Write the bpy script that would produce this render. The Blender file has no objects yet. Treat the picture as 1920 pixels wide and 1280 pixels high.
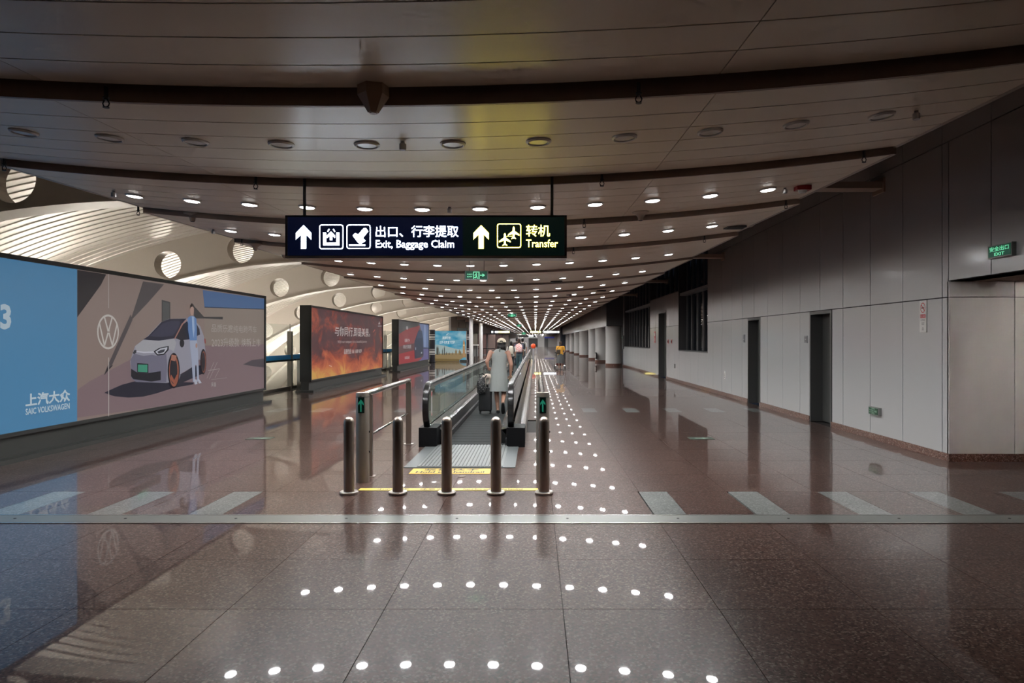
import bpy, bmesh, math, random
from mathutils import Vector, Matrix
random.seed(7)
SC = bpy.context.scene
COL = SC.collection
PI = math.pi
# ---------------------------------------------------------------- camera, world, exposure
EXPO = 0.0
VPX, VPY, F, CH = 1003.5, 638.0, 1280.0, 1.55
cam = bpy.data.cameras.new('camera'); camo = bpy.data.objects.new('camera', cam); COL.objects.link(camo)
camo.location = (0, 0, CH); camo.rotation_euler = (PI/2, 0, 0)
cam.sensor_width = 36; cam.lens = 36*F/1920
cam.shift_x = -(VPX-960)/1920; cam.shift_y = -(640-VPY)/1920
cam.clip_start = 0.05; cam.clip_end = 500
SC.camera = camo
SC.view_settings.view_transform = 'Standard'; SC.view_settings.look = 'None'
SC.view_settings.exposure = EXPO; SC.view_settings.gamma = 1.0; SC.view_settings.use_curve_mapping = False
SC.cycles.use_denoising = True; SC.cycles.use_adaptive_sampling = True; SC.cycles.adaptive_threshold = .1; SC.cycles.use_light_tree = False; SC.cycles.adaptive_min_samples = 16
SC.cycles.max_bounces = 6; SC.cycles.diffuse_bounces = 3; SC.cycles.glossy_bounces = 3; SC.cycles.transparent_max_bounces = 12
SC.cycles.sample_clamp_indirect = 6.0; SC.cycles.caustics_reflective = False; SC.cycles.caustics_refractive = False
W = bpy.data.worlds.new('night'); SC.world = W; W.use_nodes = True
W.node_tree.nodes['Background'].inputs[0].default_value = (0.012, 0.014, 0.02, 1)
W.node_tree.nodes['Background'].inputs[1].default_value = 1.0
LENS = 24.0        # radiance of the visible downlight lenses
LAMPW = 15.0        # watts of each downlight's lamp
FLOOD = 120.0       # radiance of the floodlights below the vault
SIGN = 13.0        # radiance of the lit lettering on the hanging sign

# ---------------------------------------------------------------- materials
def lin(h):
    if isinstance(h, str):
        c = [int(h[i:i+2], 16)/255 for i in (0, 2, 4)]
        return tuple(v/12.92 if v <= .04045 else ((v+.055)/1.055)**2.4 for v in c)
    return tuple(h)
MATS = {}
def setin(b, k, v):
    if k in b.inputs: b.inputs[k].default_value = v
def mat(name, color=(.5,.5,.5), rough=.5, metal=0., spec=.5, emit=None, es=0., coat=0., coatr=.03, trans=0., aniso=0., alpha=1.):
    if name in MATS: return MATS[name]
    m = bpy.data.materials.new(name); m.use_nodes = True
    b = m.node_tree.nodes['Principled BSDF']
    c = lin(color)
    setin(b, 'Base Color', (*c, 1)); setin(b, 'Roughness', rough); setin(b, 'Metallic', metal)
    setin(b, 'Specular IOR Level', spec); setin(b, 'Coat Weight', coat); setin(b, 'Coat Roughness', coatr)
    setin(b, 'Transmission Weight', trans); setin(b, 'Anisotropic', aniso); setin(b, 'Alpha', alpha)
    if emit is not None:
        setin(b, 'Emission Color', (*lin(emit), 1)); setin(b, 'Emission Strength', es)
    MATS[name] = m
    return m
def nodes(m): return m.node_tree.nodes, m.node_tree.links
def bsdf(m): return m.node_tree.nodes['Principled BSDF']
def add_noise_color(m, c1, c2, scale=8., detail=4., coords='Position', lo=.35, hi=.65, stretch=(1,1,1)):
    n, l = nodes(m)
    g = n.new('ShaderNodeNewGeometry'); mp = n.new('ShaderNodeMapping'); mp.inputs['Scale'].default_value = stretch
    l.new(g.outputs['Position'], mp.inputs['Vector'])
    t = n.new('ShaderNodeTexNoise'); t.inputs['Scale'].default_value = scale; t.inputs['Detail'].default_value = detail
    l.new(mp.outputs['Vector'], t.inputs['Vector'])
    r = n.new('ShaderNodeValToRGB'); r.color_ramp.elements[0].position = lo; r.color_ramp.elements[1].position = hi
    r.color_ramp.elements[0].color = (*lin(c1), 1); r.color_ramp.elements[1].color = (*lin(c2), 1)
    l.new(t.outputs['Fac'], r.inputs['Fac']); l.new(r.outputs['Color'], bsdf(m).inputs['Base Color'])
    return t, r, mp
def add_bump(m, scale=40., strength=.1, dist=.002, stretch=(1,1,1), detail=2.):
    n, l = nodes(m)
    g = n.new('ShaderNodeNewGeometry'); mp = n.new('ShaderNodeMapping'); mp.inputs['Scale'].default_value = stretch
    l.new(g.outputs['Position'], mp.inputs['Vector'])
    t = n.new('ShaderNodeTexNoise'); t.inputs['Scale'].default_value = scale; t.inputs['Detail'].default_value = detail
    l.new(mp.outputs['Vector'], t.inputs['Vector'])
    b = n.new('ShaderNodeBump'); b.inputs['Strength'].default_value = strength; b.inputs['Distance'].default_value = dist
    l.new(t.outputs['Fac'], b.inputs['Height']); l.new(b.outputs['Normal'], bsdf(m).inputs['Normal'])

def granite(name, dark, mid, light, flecks=.62, joints=False):
    m = mat(name, mid, rough=.28, spec=.2, coat=.8, coatr=.02)
    n, l = nodes(m); b = bsdf(m)
    g = n.new('ShaderNodeNewGeometry')
    v = n.new('ShaderNodeTexVoronoi'); v.inputs['Scale'].default_value = 85.
    l.new(g.outputs['Position'], v.inputs['Vector'])
    sep = n.new('ShaderNodeSeparateColor'); l.new(v.outputs['Color'], sep.inputs['Color'])
    r = n.new('ShaderNodeValToRGB'); cr = r.color_ramp; cr.interpolation = 'CONSTANT'
    cr.elements[0].position = 0; cr.elements[0].color = (*lin(dark), 1)
    cr.elements[1].position = .3; cr.elements[1].color = (*lin(mid), 1)
    e = cr.elements.new(.86); e.color = (*lin(light), 1)
    l.new(sep.outputs['Red'], r.inputs['Fac'])
    t = n.new('ShaderNodeTexNoise'); t.inputs['Scale'].default_value = 1.3; t.inputs['Detail'].default_value = 5
    l.new(g.outputs['Position'], t.inputs['Vector'])
    mr = n.new('ShaderNodeMapRange'); mr.inputs[3].default_value = .78; mr.inputs[4].default_value = 1.22
    l.new(t.outputs['Fac'], mr.inputs[0])
    oi = n.new('ShaderNodeObjectInfo')
    mr2 = n.new('ShaderNodeMapRange'); mr2.inputs[3].default_value = .93; mr2.inputs[4].default_value = 1.07
    l.new(oi.outputs['Random'], mr2.inputs[0])
    mu = n.new('ShaderNodeMath'); mu.operation = 'MULTIPLY'
    l.new(mr.outputs[0], mu.inputs[0]); l.new(mr2.outputs[0], mu.inputs[1])
    hsv = n.new('ShaderNodeHueSaturation'); l.new(r.outputs['Color'], hsv.inputs['Color']); l.new(mu.outputs[0], hsv.inputs['Value'])
    out = hsv.outputs['Color']
    if joints:
        br = n.new('ShaderNodeTexBrick'); br.offset = 0.0
        br.inputs['Scale'].default_value = 1.0; br.inputs['Brick Width'].default_value = .9; br.inputs['Row Height'].default_value = .9
        br.inputs['Mortar Size'].default_value = .003; br.inputs['Mortar Smooth'].default_value = 0
        mp = n.new('ShaderNodeMapping'); mp.inputs['Location'].default_value = (.74, -.7, 0)
        l.new(g.outputs['Position'], mp.inputs['Vector']); l.new(mp.outputs['Vector'], br.inputs['Vector'])
        mx = n.new('ShaderNodeMix'); mx.data_type = 'RGBA'
        l.new(br.outputs['Fac'], mx.inputs[0]); l.new(out, mx.inputs[6]); mx.inputs[7].default_value = (.02, .016, .014, 1)
        out = mx.outputs[2]
    l.new(out, b.inputs['Base Color'])
    return m
GRAN_T = granite('granite_tile', (.036,.018,.0135), (.098,.052,.041), (.19,.145,.125))
GRAN_F = granite('granite_far', (.036,.018,.0135), (.098,.052,.041), (.19,.145,.125), joints=True)
GRAN_B = granite('granite_base', (.08,.036,.026), (.16,.078,.06), (.28,.19,.165))
GREY_S = granite('grey_stone', (.13,.14,.135), (.19,.2,.195), (.3,.31,.3))
JOINT = mat('joint', (.015,.013,.012), .8)
STRIP = mat('expansion_metal', (.26,.27,.255), .3, .55)
STRIPL = mat('expansion_rim', (.5,.5,.48), .25, .9)
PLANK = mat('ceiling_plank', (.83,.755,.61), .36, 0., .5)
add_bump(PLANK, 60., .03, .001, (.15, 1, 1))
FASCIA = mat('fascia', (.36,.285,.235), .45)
BACKING = mat('canopy_backing', (.10,.085,.07), .7)
PANELW = mat('wall_panel', (.52,.53,.535), .17, .1, .5)
add_bump(PANELW, 3., .06, .004)
PANELJ = mat('wall_joint', (.02,.02,.02), .8)
PANELR = mat('recess_panel', (.58,.56,.55), .35, .05)
DARKW = mat('dark_cladding', (.06,.062,.066), .5)
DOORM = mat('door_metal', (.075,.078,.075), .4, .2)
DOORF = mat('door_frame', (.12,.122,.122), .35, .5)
STEEL = mat('steel', (.62,.59,.55), .28, .9); add_bump(STEEL, 500., .05, .0004, (1,1,.02))
STEELB = mat('bollard_steel', (.46,.39,.335), .3, .9, aniso=.5); add_bump(STEELB, 300., .08, .0004, (1,1,.01))
CHROME = mat('chrome', (.75,.75,.74), .1, 1.)
DECK = mat('deck_steel', (.62,.64,.64), .12, 1.); add_bump(DECK, 9., .35, .01, (1,1,1), 4)
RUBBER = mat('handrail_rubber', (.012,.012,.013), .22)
BLACK = mat('black', (.01,.01,.011), .35, spec=.25)
BLACKM = mat('black_matt', (.018,.018,.02), .7)
PALLET = mat('pallet', (.03,.032,.033), .8, 0., .1)
COMB = mat('comb_plate', (.15,.165,.17), .42, .5)
CREAM = mat('vault_paint', (.74,.67,.6), .35)
ROOFP = mat('vault_plank', (.7,.64,.58), .28, .2)
WHITE = mat('white_paint', (.7,.7,.68), .4)
WHITEM = mat('white_trim', (.72,.72,.7), .35)
GREYP = mat('grey_paint', (.3,.3,.3), .5)
LGREY = mat('light_grey', (.5,.5,.5), .4)
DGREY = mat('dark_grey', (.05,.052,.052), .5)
BRASS = mat('brown_metal', (.42,.33,.26), .45)
REDP = mat('red_plastic', (.35,.02,.02), .35)
BLUEB = mat('blue_band', (.02,.2,.42), .4, emit=(.02,.2,.42), es=.12)
LIT = mat('lamp_lens', (.9,.9,.9), .4, emit=(1.,.99,.97), es=LENS)
UNLIT = mat('lamp_lens_off', (.72,.7,.67), .3)
FLD = mat('flood_lens', (.9,.9,.9), .4, emit=(1.,.93,.82), es=FLOOD)
def glass(name, tint, rough=.02, ior=1.5, a=.22):
    # thin pane: mostly see-through with a mirror-like fresnel reflection
    m = bpy.data.materials.new(name); m.use_nodes = True; n, l = nodes(m)
    n.remove(n['Principled BSDF']); out = n['Material Output']
    tr = n.new('ShaderNodeBsdfTransparent'); tr.inputs[0].default_value = (*tint, 1)
    gl = n.new('ShaderNodeBsdfGlossy'); gl.inputs['Roughness'].default_value = rough
    fr = n.new('ShaderNodeFresnel'); fr.inputs['IOR'].default_value = ior
    mx = n.new('ShaderNodeMixShader'); ge = n.new('ShaderNodeNewGeometry'); iv = n.new('ShaderNodeMath'); iv.operation = 'SUBTRACT'; iv.inputs[0].default_value = 1.; l.new(ge.outputs['Backfacing'], iv.inputs[1])
    mu = n.new('ShaderNodeMath'); mu.operation = 'MULTIPLY'; l.new(fr.outputs[0], mu.inputs[0]); l.new(iv.outputs[0], mu.inputs[1])
    l.new(mu.outputs[0], mx.inputs[0]); l.new(tr.outputs[0], mx.inputs[1]); l.new(gl.outputs[0], mx.inputs[2])
    l.new(mx.outputs[0], out.inputs['Surface']); MATS[name] = m
    return m
GLASS = glass('rail_glass', (.84,.93,.91))
GLASSC = glass('clear_glass', (.95,.98,.97))
GLASSN = glass('night_glass', (.55,.6,.65))
def emc(c, k=1., base=.25):
    # printed film on a light box: shows its own colour and glows gently
    key = 'print_' + (c if isinstance(c, str) else '_'.join('%.3f' % v for v in c)) + '_%.2f' % k
    if key in MATS: return MATS[key]
    v = lin(c)
    m = mat(key, tuple(x*base for x in v), .35, emit=v, es=k*.66); m.cycles.emission_sampling = 'NONE'; return m
LETW = mat('letter_white', (.8,.8,.8), .4, emit=(.80,.90,1.), es=SIGN)
LETY = mat('letter_yellow', (.8,.7,.3), .4, emit=(1.,.80,.10), es=SIGN)
LETYW = mat('letter_yellow_far', (.8,.7,.3), .4, emit=(1.,.86,.25), es=3.)
LETG = mat('letter_green', (.2,.8,.5), .4, emit=(.25,1.,.55), es=.7)
PHOTO = mat('photoluminescent', (.35,.55,.42), .5)
PGREEN = mat('plate_green', (.02,.09,.05), .4)
GRNBG = mat('exit_green', (.005,.06,.035), .3, emit=(.004,.07,.04), es=.5)

for _m in (BLUEB, GRNBG): _m.cycles.emission_sampling = 'NONE'
# ---------------------------------------------------------------- mesh helpers
def box(bm, x0, x1, y0, y1, z0, z1):
    v = [bm.verts.new(p) for p in ((x0,y0,z0),(x1,y0,z0),(x1,y1,z0),(x0,y1,z0),(x0,y0,z1),(x1,y0,z1),(x1,y1,z1),(x0,y1,z1))]
    for f in ((3,2,1,0),(4,5,6,7),(0,1,5,4),(1,2,6,5),(2,3,7,6),(3,0,4,7)): bm.faces.new([v[i] for i in f])
def frame_axes(d):
    d = Vector(d).normalized()
    a = Vector((0,0,1)) if abs(d.z) < .9 else Vector((1,0,0))
    u = d.cross(a).normalized(); w = d.cross(u).normalized()
    return u, w
def rings(bm, rs, cap=True, closed=False):
    vs = [[bm.verts.new(p) for p in r] for r in rs]
    n = len(rs[0]); m = len(vs)
    for i in range(m if closed else m-1):
        a, b = vs[i], vs[(i+1) % m]
        for j in range(n):
            bm.faces.new((a[j], a[(j+1)%n], b[(j+1)%n], b[j]))
    if cap and not closed:
        bm.faces.new(list(reversed(vs[0]))); bm.faces.new(vs[-1])
def cyl(bm, p0, p1, r0, r1=None, n=12):
    r1 = r0 if r1 is None else r1
    p0, p1 = Vector(p0), Vector(p1); u, w = frame_axes(p1-p0)
    rings(bm, [[p + u*math.cos(t)*r + w*math.sin(t)*r for t in [2*PI*k/n for k in range(n)]] for p, r in ((p0,r0),(p1,r1))])
def lathe(bm, prof, n=20, o=(0,0,0)):
    o = Vector(o)
    rings(bm, [[o + Vector((math.cos(2*PI*k/n)*r, math.sin(2*PI*k/n)*r, z)) for k in range(n)] for r, z in prof])
def tube(bm, pts, r, n=8):
    pts = [Vector(p) for p in pts]; rs = []
    rad = r if isinstance(r, (list, tuple)) else [r]*len(pts)
    pu = None
    for i, p in enumerate(pts):
        d = (pts[min(i+1, len(pts)-1)] - pts[max(i-1, 0)]).normalized()
        if pu is None: u, w = frame_axes(d)
        else:
            u = (pu - d*pu.dot(d)).normalized(); w = d.cross(u).normalized()
        pu = u
        rs.append([p + u*math.cos(2*PI*k/n)*rad[i] + w*math.sin(2*PI*k/n)*rad[i] for k in range(n)])
    rings(bm, rs)
def sweep(bm, pts, prof, side):
    # sweep profile (a along side, b along normal) along path lying in a plane perpendicular to side
    side = Vector(side).normalized(); pts = [Vector(p) for p in pts]; rs = []
    for i, p in enumerate(pts):
        d = (pts[min(i+1, len(pts)-1)] - pts[max(i-1, 0)]).normalized()
        nn = side.cross(d).normalized()
        rs.append([p + side*a + nn*b for a, b in prof])
    rings(bm, rs)
def prism(bm, pts, off):
    # extrude polygon (3d points) by vector
    off = Vector(off); a = [bm.verts.new(p) for p in pts]; b = [bm.verts.new(Vector(p)+off) for p in pts]
    n = len(a)
    bm.faces.new(list(reversed(a))); bm.faces.new(b)
    for i in range(n): bm.faces.new((a[i], a[(i+1)%n], b[(i+1)%n], b[i]))
def to_mesh(bm, name, smooth=False):
    bmesh.ops.recalc_face_normals(bm, faces=bm.faces[:])
    me = bpy.data.meshes.new(name); bm.to_mesh(me); bm.free()
    if smooth:
        me.polygons.foreach_set('use_smooth', [True]*len(me.polygons))
        try: me.set_sharp_from_angle(angle=math.radians(40))
        except Exception: pass
    return me
def obj(name, bm, m, parent=None, loc=None, smooth=False):
    me = bm if isinstance(bm, bpy.types.Mesh) else to_mesh(bm, name, smooth)
    if m is not None and not me.materials: me.materials.append(m)
    o = bpy.data.objects.new(name, me); COL.objects.link(o)
    if parent is not None: o.parent = parent
    if loc is not None: o.location = loc
    return o
def tag(o, label, cat=None, group=None):
    o['label'] = label
    if cat: o['category'] = cat
    if group: o['group'] = group
    return o
def thing(name, label, cat, loc=(0,0,0), group=None, rz=0.):
    o = bpy.data.objects.new(name, None); COL.objects.link(o); o.location = loc; o.rotation_euler = (0,0,rz)
    o.empty_display_size = .1
    return tag(o, label, cat, group)
def struct(name, bm, m, label=None, parent=None, smooth=False):
    o = obj(name, bm, m, parent, smooth=smooth); o['kind'] = 'structure'
    if label: o['label'] = label
    return o
def stuff(o): o['kind'] = 'stuff'; return o
def new(): return bmesh.new()
def bx(*a):
    bm = new(); box(bm, *a); return bm
def flat(parent, name, pts, m, u, v, o, nrm, t=.0015):
    # flat printed shape: 2d points on a plane through o with axes u, v, extruded a hair along nrm
    o, u, v, nrm = Vector(o), Vector(u), Vector(v), Vector(nrm)
    bm = new(); prism(bm, [o + u*a + v*b for a, b in pts], nrm*t)
    return obj(name, bm, m, parent)
def ell(cx, cy, rx, ry, n=28, a0=0., a1=2*PI):
    return [(cx + math.cos(a0+(a1-a0)*k/n)*rx, cy + math.sin(a0+(a1-a0)*k/n)*ry) for k in range(n)]
_dg = None
def text(parent, name, body, m, o, u, v, nrm, w=None, h=None, bold=0., align='L', t=.002):
    # lettering: glyph outlines fitted to a width and/or height on a plane through o
    cu = bpy.data.curves.new('lettering', 'FONT'); cu.body = body; cu.size = 1; cu.offset = bold; cu.resolution_u = 2
    tmp = bpy.data.objects.new('lettering', cu); COL.objects.link(tmp)
    bpy.context.view_layer.update()
    dg = bpy.context.evaluated_depsgraph_get()
    me = bpy.data.meshes.new_from_object(tmp.evaluated_get(dg))
    bpy.data.objects.remove(tmp); bpy.data.curves.remove(cu)
    if not me.vertices: print('EMPTY TEXT', body); return None
    xs = [p.co.x for p in me.vertices]; ys = [p.co.y for p in me.vertices]
    x0, x1, y0, y1 = min(xs), max(xs), min(ys), max(ys)
    sx = (w/(x1-x0)) if w else None; sy = (h/(y1-y0)) if h else None
    sx = sx or sy; sy = sy or sx
    o, u, v, nrm = Vector(o), Vector(u), Vector(v), Vector(nrm)
    ox = {'L': x0, 'C': (x0+x1)/2, 'R': x1}[align]
    for p in me.vertices:
        p.co = o + u*((p.co.x-ox)*sx) + v*((p.co.y-y0)*sy) + nrm*t
    me.materials.clear(); me.materials.append(m)
    ob = bpy.data.objects.new(name, me); COL.objects.link(ob)
    if parent is not None: ob.parent = parent
    return ob
ORD = ['first','second','third','fourth','fifth','sixth','seventh','eighth','ninth','tenth','eleventh','twelfth','thirteenth','fourteenth','fifteenth','sixteenth','seventeenth','eighteenth','nineteenth','twentieth','twenty-first','twenty-second','twenty-third','twenty-fourth','twenty-fifth','twenty-sixth']
# ================================================================ FLOOR
XL, XW = -8.1, 5.3
bm = new()
box(bm, XL, 8.2, -12, 13.3, -.14, -.02)
floor = struct('floor', bm, JOINT, 'polished red-brown granite floor')
XS = [-8.1, -7.17, -6.27, -5.37, -4.47, -3.57, -2.67, -1.77, -.87, .16, 1.06, 1.96, 2.86, 3.76, 4.66, 5.28, 6.2, 7.1, 8.2]
YS = [-.5, .4, 1.3, 2.16, 3.05, 3.94, 4.83, 5.77, None, 6.07, 7.0, 7.9, 8.8, 9.7, 10.6, 11.5, 12.4, 13.3]
tile_cache = {}
def tile(x0, x1, y0, y1, m, name='tile', g=.0018):
    w, d = round(x1-x0, 4), round(y1-y0, 4)
    k = (w, d, m.name)
    if k not in tile_cache:
        b = new(); box(b, g, w-g, g, d-g, -.02, 0); me = to_mesh(b, name); me.materials.append(m); tile_cache[k] = me
    o = bpy.data.objects.new(name, tile_cache[k]); COL.objects.link(o); o.parent = floor; o.location = (x0, y0, 0)
GREYX = [(1.05,1.35),(1.975,2.275),(2.89,3.19),(3.82,4.13),(-3.09,-2.79),(-4.0,-3.69),(-4.93,-4.6),(-5.86,-5.55),(-6.78,-6.47),(4.74,5.04)]
for j in range(len(YS)-1):
    a, b = YS[j], YS[j+1]
    if a is None or b is None: continue
    for i in range(len(XS)-1):
        x0, x1 = XS[i], XS[i+1]
        if x0 > 5.2 and a > 8.6: continue
        if x0 >= -1.9 and x1 <= .2 and a > 11: continue
        if a == 6.07:
            segs = []
            for gx0, gx1 in sorted(GREYX):
                if gx0 >= x0 - .4 and gx0 < x1:
                    segs.append((max(gx0, x0), min(gx1, x1)))
            p = x0
            for s0, s1 in segs:
                if s0 > p + .02: tile(p, s0, a, b, GRAN_T)
                if s1 > s0 + .01: tile(s0, s1, a, b, GREY_S, 'grey_inlay_tile')
                p = max(p, s1)
            if x1 > p + .02: tile(p, x1, a, b, GRAN_T)
        else:
            tile(x0, x1, a, b, GRAN_T)
for gx in GREYX:
    obj('grey_inlay_tile', bx(gx[0], gx[1], 14.75, 15.6, -.01, .0006), GREY_S, floor)
bm = new()
box(bm, XL, XW, 13.3, 170, -.14, 0)
obj('granite_paving', bm, GRAN_F, floor)
box_b = new(); box(box_b, XL, 8.2, -12, -.5, -.14, 0)
obj('granite_paving', box_b, GRAN_F, floor)
t = thing('expansion_joint_strip', 'long grey metal expansion strip running across the floor before the bollards', 'floor strip', (0, 5.92, 0))
obj('cover_plate', bx(-6.5, 8.05, -.118, .118, -.015, .004), STRIP, t)
for s in (-1, 1): obj('rim', bx(-6.5, 8.05, s*.131-.012, s*.131+.012, -.015, .005), STRIPL, t)
for k in range(15):
    b = new(); cyl(b, (0,0,.003), (0,0,.006), .012, n=10); obj('screw', b, BLACKM, t, (-6.44+.96*k, .01, 0))
# floor marker plates, drain disc, warning tapes
for X, lab in ((2.62, 'small dark wayfinding plate in the floor on the right of the walkway'), (-4.35, 'small dark wayfinding plate in the floor in front of the large billboard')):
    t = thing('floor_marker', lab, 'floor sign', (X, 10.8, 0), 'floor wayfinding plates')
    obj('plate', bx(-.19, .19, -.12, .12, 0, .004), mat('floor_plate', (.06,.09,.07), .3), t)
    obj('arrow', (lambda b: (prism(b, [(-.1,-.02,.004),(.03,-.02,.004),(.03,-.06,.004),(.12,0,.004),(.03,.06,.004),(.03,.02,.004),(-.1,.02,.004)], (0,0,.001)), b)[1])(new()), mat('plate_arrow', (.4,.5,.42), .4), t)
b = new(); cyl(b, (0,0,0), (0,0,.004), .045, n=20)
tag(obj('inspection_disc', b, mat('brass_cap', (.16,.12,.09), .35, .8), None, (-.835, 7.78, 0), True), 'small round metal cap set in the floor before the walkway', 'disc')
YEL = mat('yellow_tape', (.72,.5,.08), .35, coat=.3); YELL = mat('yellow_line', (.78,.66,.14), .35, coat=.3)
TXTB = mat('print_black', (.02,.02,.02), .5)
t = thing('safety_sticker', 'orange-yellow hold the handrail sticker on the floor at the walkway entrance', 'sticker', (-1.0, 8.1, 0))
obj('backing', bx(-.47, .47, -.17, .15, 0, .003), YEL, t)
text(t, 'lettering', '紧握扶手', TXTB, (-.33, .005, .003), (1,0,0), (0,1,0), (0,0,1), .66, .115, .01)
text(t, 'lettering', 'Hold the handrail', TXTB, (-.4, -.14, .003), (1,0,0), (0,1,0), (0,0,1), .8, .115, .02)
t = thing('warning_tape', 'long thin yellow line of lettered tape on the floor behind the bollards', 'floor tape', (-.9, 7.1, 0))
obj('strip', bx(-.93, .93, -.05, .05, 0, .003), YELL, t)
text(t, 'lettering', '小心行李', TXTB, (-.75, -.032, .003), (1,0,0), (0,1,0), (0,0,1), .34, .06, .01); text(t, 'lettering', '注意安全', TXTB, (-.3, -.032, .003), (1,0,0), (0,1,0), (0,0,1), .34, .06, .01)
text(t, 'lettering', 'Stand firm and hold the handrail', TXTB, (.15, -.032, .003), (1,0,0), (0,1,0), (0,0,1), .62, .06, .01)

# ================================================================ CANOPY CEILING
CX0, CX1 = -4.72, 3.18
EDGE = [-8.0, -5.8, -3.6, -1.4, .8, 3.95, 6.05, 8.25, 10.75, 13.85]
EDGE[4] = 1.75; EDGE[3] = -.4; EDGE[2] = -2.6; EDGE[1] = -4.8; EDGE[0] = -7.
while EDGE[-1] < 164: EDGE.append(EDGE[-1] + 3.05)
def arc(x): return .0155*(x+1.2)**2
def rise(a): return .085 if a < 3 else (.055 if a < 9 else .038)
def zc(x, y):
    for a, b in zip(EDGE, EDGE[1:]):
        if a <= y < b: return 2.905 + arc(x) + rise(a)*(y-a)/(b-a)
    return 2.95 + arc(x)
XJ = [CX0, -2.8, 1.05, CX1]
def strip_piece(bm, x0, x1, y0, y1, z0, z1, t, nx):
    # curved board between two y lines with its underside at z0 (near) and z1 (far)
    rs = []
    for k in range(nx+1):
        x = x0+(x1-x0)*k/nx; a = arc(x)
        rs.append([(x,y0,z0+a),(x,y1,z1+a),(x,y1,z1+a+t),(x,y0,z0+a+t)])
    rings(bm, [[Vector(p) for p in r] for r in rs])
bm = new()
for a, b in zip(EDGE, EDGE[1:]):
    strip_piece(bm, CX0, CX1, a+.0, b-.03, 2.905+.035, 2.905+rise(a)+.035, .12, 16)
ceiling = struct('ceiling', bm, BACKING, 'stepped canopy ceiling of beige metal planks')
for si, (a, b) in enumerate(zip(EDGE, EDGE[1:])):
    n = max(1, round((b-a-.1)/.345)); y0 = a+.02; p = (b-.06-y0)/n
    if b < -3: continue
    if b < 11:
        for k in range(n):
            for x0, x1 in zip(XJ, XJ[1:]):
                bm = new(); q0, q1 = y0+p*k+.006, y0+p*(k+1)-.006
                f = lambda q: 2.905 + rise(a)*(q-a)/(b-a)
                strip_piece(bm, x0+.003, x1-.003, q0, q1, f(q0), f(q1), .03, 8)
                obj('plank', bm, PLANK, ceiling)
    else:
        bm = new()
        for k in range(n):
            q0, q1 = y0+p*k+.006, y0+p*(k+1)-.006
            f = lambda q: 2.905 + rise(a)*(q-a)/(b-a)
            strip_piece(bm, CX0, CX1, q0, q1, f(q0), f(q1), .03, 14)
        stuff(obj('plank_field', bm, PLANK, ceiling))
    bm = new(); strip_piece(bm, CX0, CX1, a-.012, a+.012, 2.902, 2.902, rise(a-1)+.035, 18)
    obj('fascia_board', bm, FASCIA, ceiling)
# edge boards of the canopy along both sides
for x, nm in ((CX0, 'l'), (CX1, 'r')):
    bm = new()
    for a, b in zip(EDGE, EDGE[1:]):
        if b < -3: continue
        z = 2.905+arc(x)
        prism(bm, [(x-.02, a, z-.004), (x-.02, b-.02, z+rise(a)-.004), (x-.02, b-.02, z+.2), (x-.02, a, z+.12)], (.04,0,0))
    obj('edge_board', bm, mat('edge_board', (.36,.3,.25), .4), ceiling)

# ================================================================ DOWNLIGHTS
ROWS = [4.79, 7.14, 9.4] + [12.45+3.05*k for k in range(52)]
LXS = [-4.19+.602*k for k in range(12)]
def ring_mesh():
    b = new(); rings(b, [[Vector((math.cos(2*PI*k/20)*r, math.sin(2*PI*k/20)*r, z)) for k in range(20)] for r, z in ((.072,.004),(.072,-.012),(.078,-.016),(.09,-.006),(.09,.004))], closed=True)
    me = to_mesh(b, 'trim_ring', True); me.materials.append(WHITEM); return me
def disc_mesh(m, z, bulge=.014):
    # shallow lens bulging a little below its ring
    b = new(); n = 12
    vs = [b.verts.new((math.cos(2*PI*k/n)*.073, math.sin(2*PI*k/n)*.073, z)) for k in range(n)]
    ws = [b.verts.new((math.cos(2*PI*k/n)*.06, math.sin(2*PI*k/n)*.06, z-bulge)) for k in range(n)]
    for k in range(n): b.faces.new((vs[k], ws[k], ws[(k+1)%n], vs[(k+1)%n]))
    b.faces.new(list(reversed(ws))); me = bpy.data.meshes.new('lens'); b.to_mesh(me); b.free(); me.materials.append(m); return me
RING = ring_mesh(); DL = disc_mesh(LIT, -.006); DU = disc_mesh(UNLIT, -.006, .002)
def slope(x): return math.atan(.031*(x+1.2))
LD = bpy.data.lights.new('downlight_lamp', 'AREA'); LD.shape = 'DISK'; LD.size = .14; LD.energy = LAMPW; LD.color = (.98,.99,.985); LD.spread = math.radians(165)
LDF = LD.copy(); LDF.energy = LAMPW*3; farl = []
cnt = 0
far = new()
for ri, y in enumerate(ROWS):
    for xi, x in enumerate(LXS):
        z = zc(x, y) - .003
        if cnt < 300:
            if ri == 0: lab = '%s unlit round downlight from the left, in the dark row nearest the viewer' % ORD[xi]
            else: lab = '%s lit downlight from the left in the %s lit ceiling row' % (ORD[xi], ORD[ri-1])
            t = thing('downlight', lab, 'downlight', (x, y, z), 'round ceiling downlights')
            t.rotation_euler = (0, -slope(x), 0)
            obj('trim_ring', RING, None, t); obj('lens', DU if ri == 0 else DL, None, t)
            if ri:
                lo = bpy.data.objects.new('lamp', LD); COL.objects.link(lo); lo.parent = t; lo.location = (0,0,-.022)
            cnt += 1
        else:
            vs = [far.verts.new((x+math.cos(2*PI*k/8)*.073, y+math.sin(2*PI*k/8)*.073, z-.006)) for k in range(8)]
            far.faces.new(list(reversed(vs)))
            if xi % 3 == 1:
                lo = bpy.data.objects.new('lamp', LDF); COL.objects.link(lo); lo.location = (x, y, z-.012); farl.append(lo)
me = bpy.data.meshes.new('far_downlights'); far.to_mesh(me); far.free(); me.materials.append(LIT)
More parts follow.
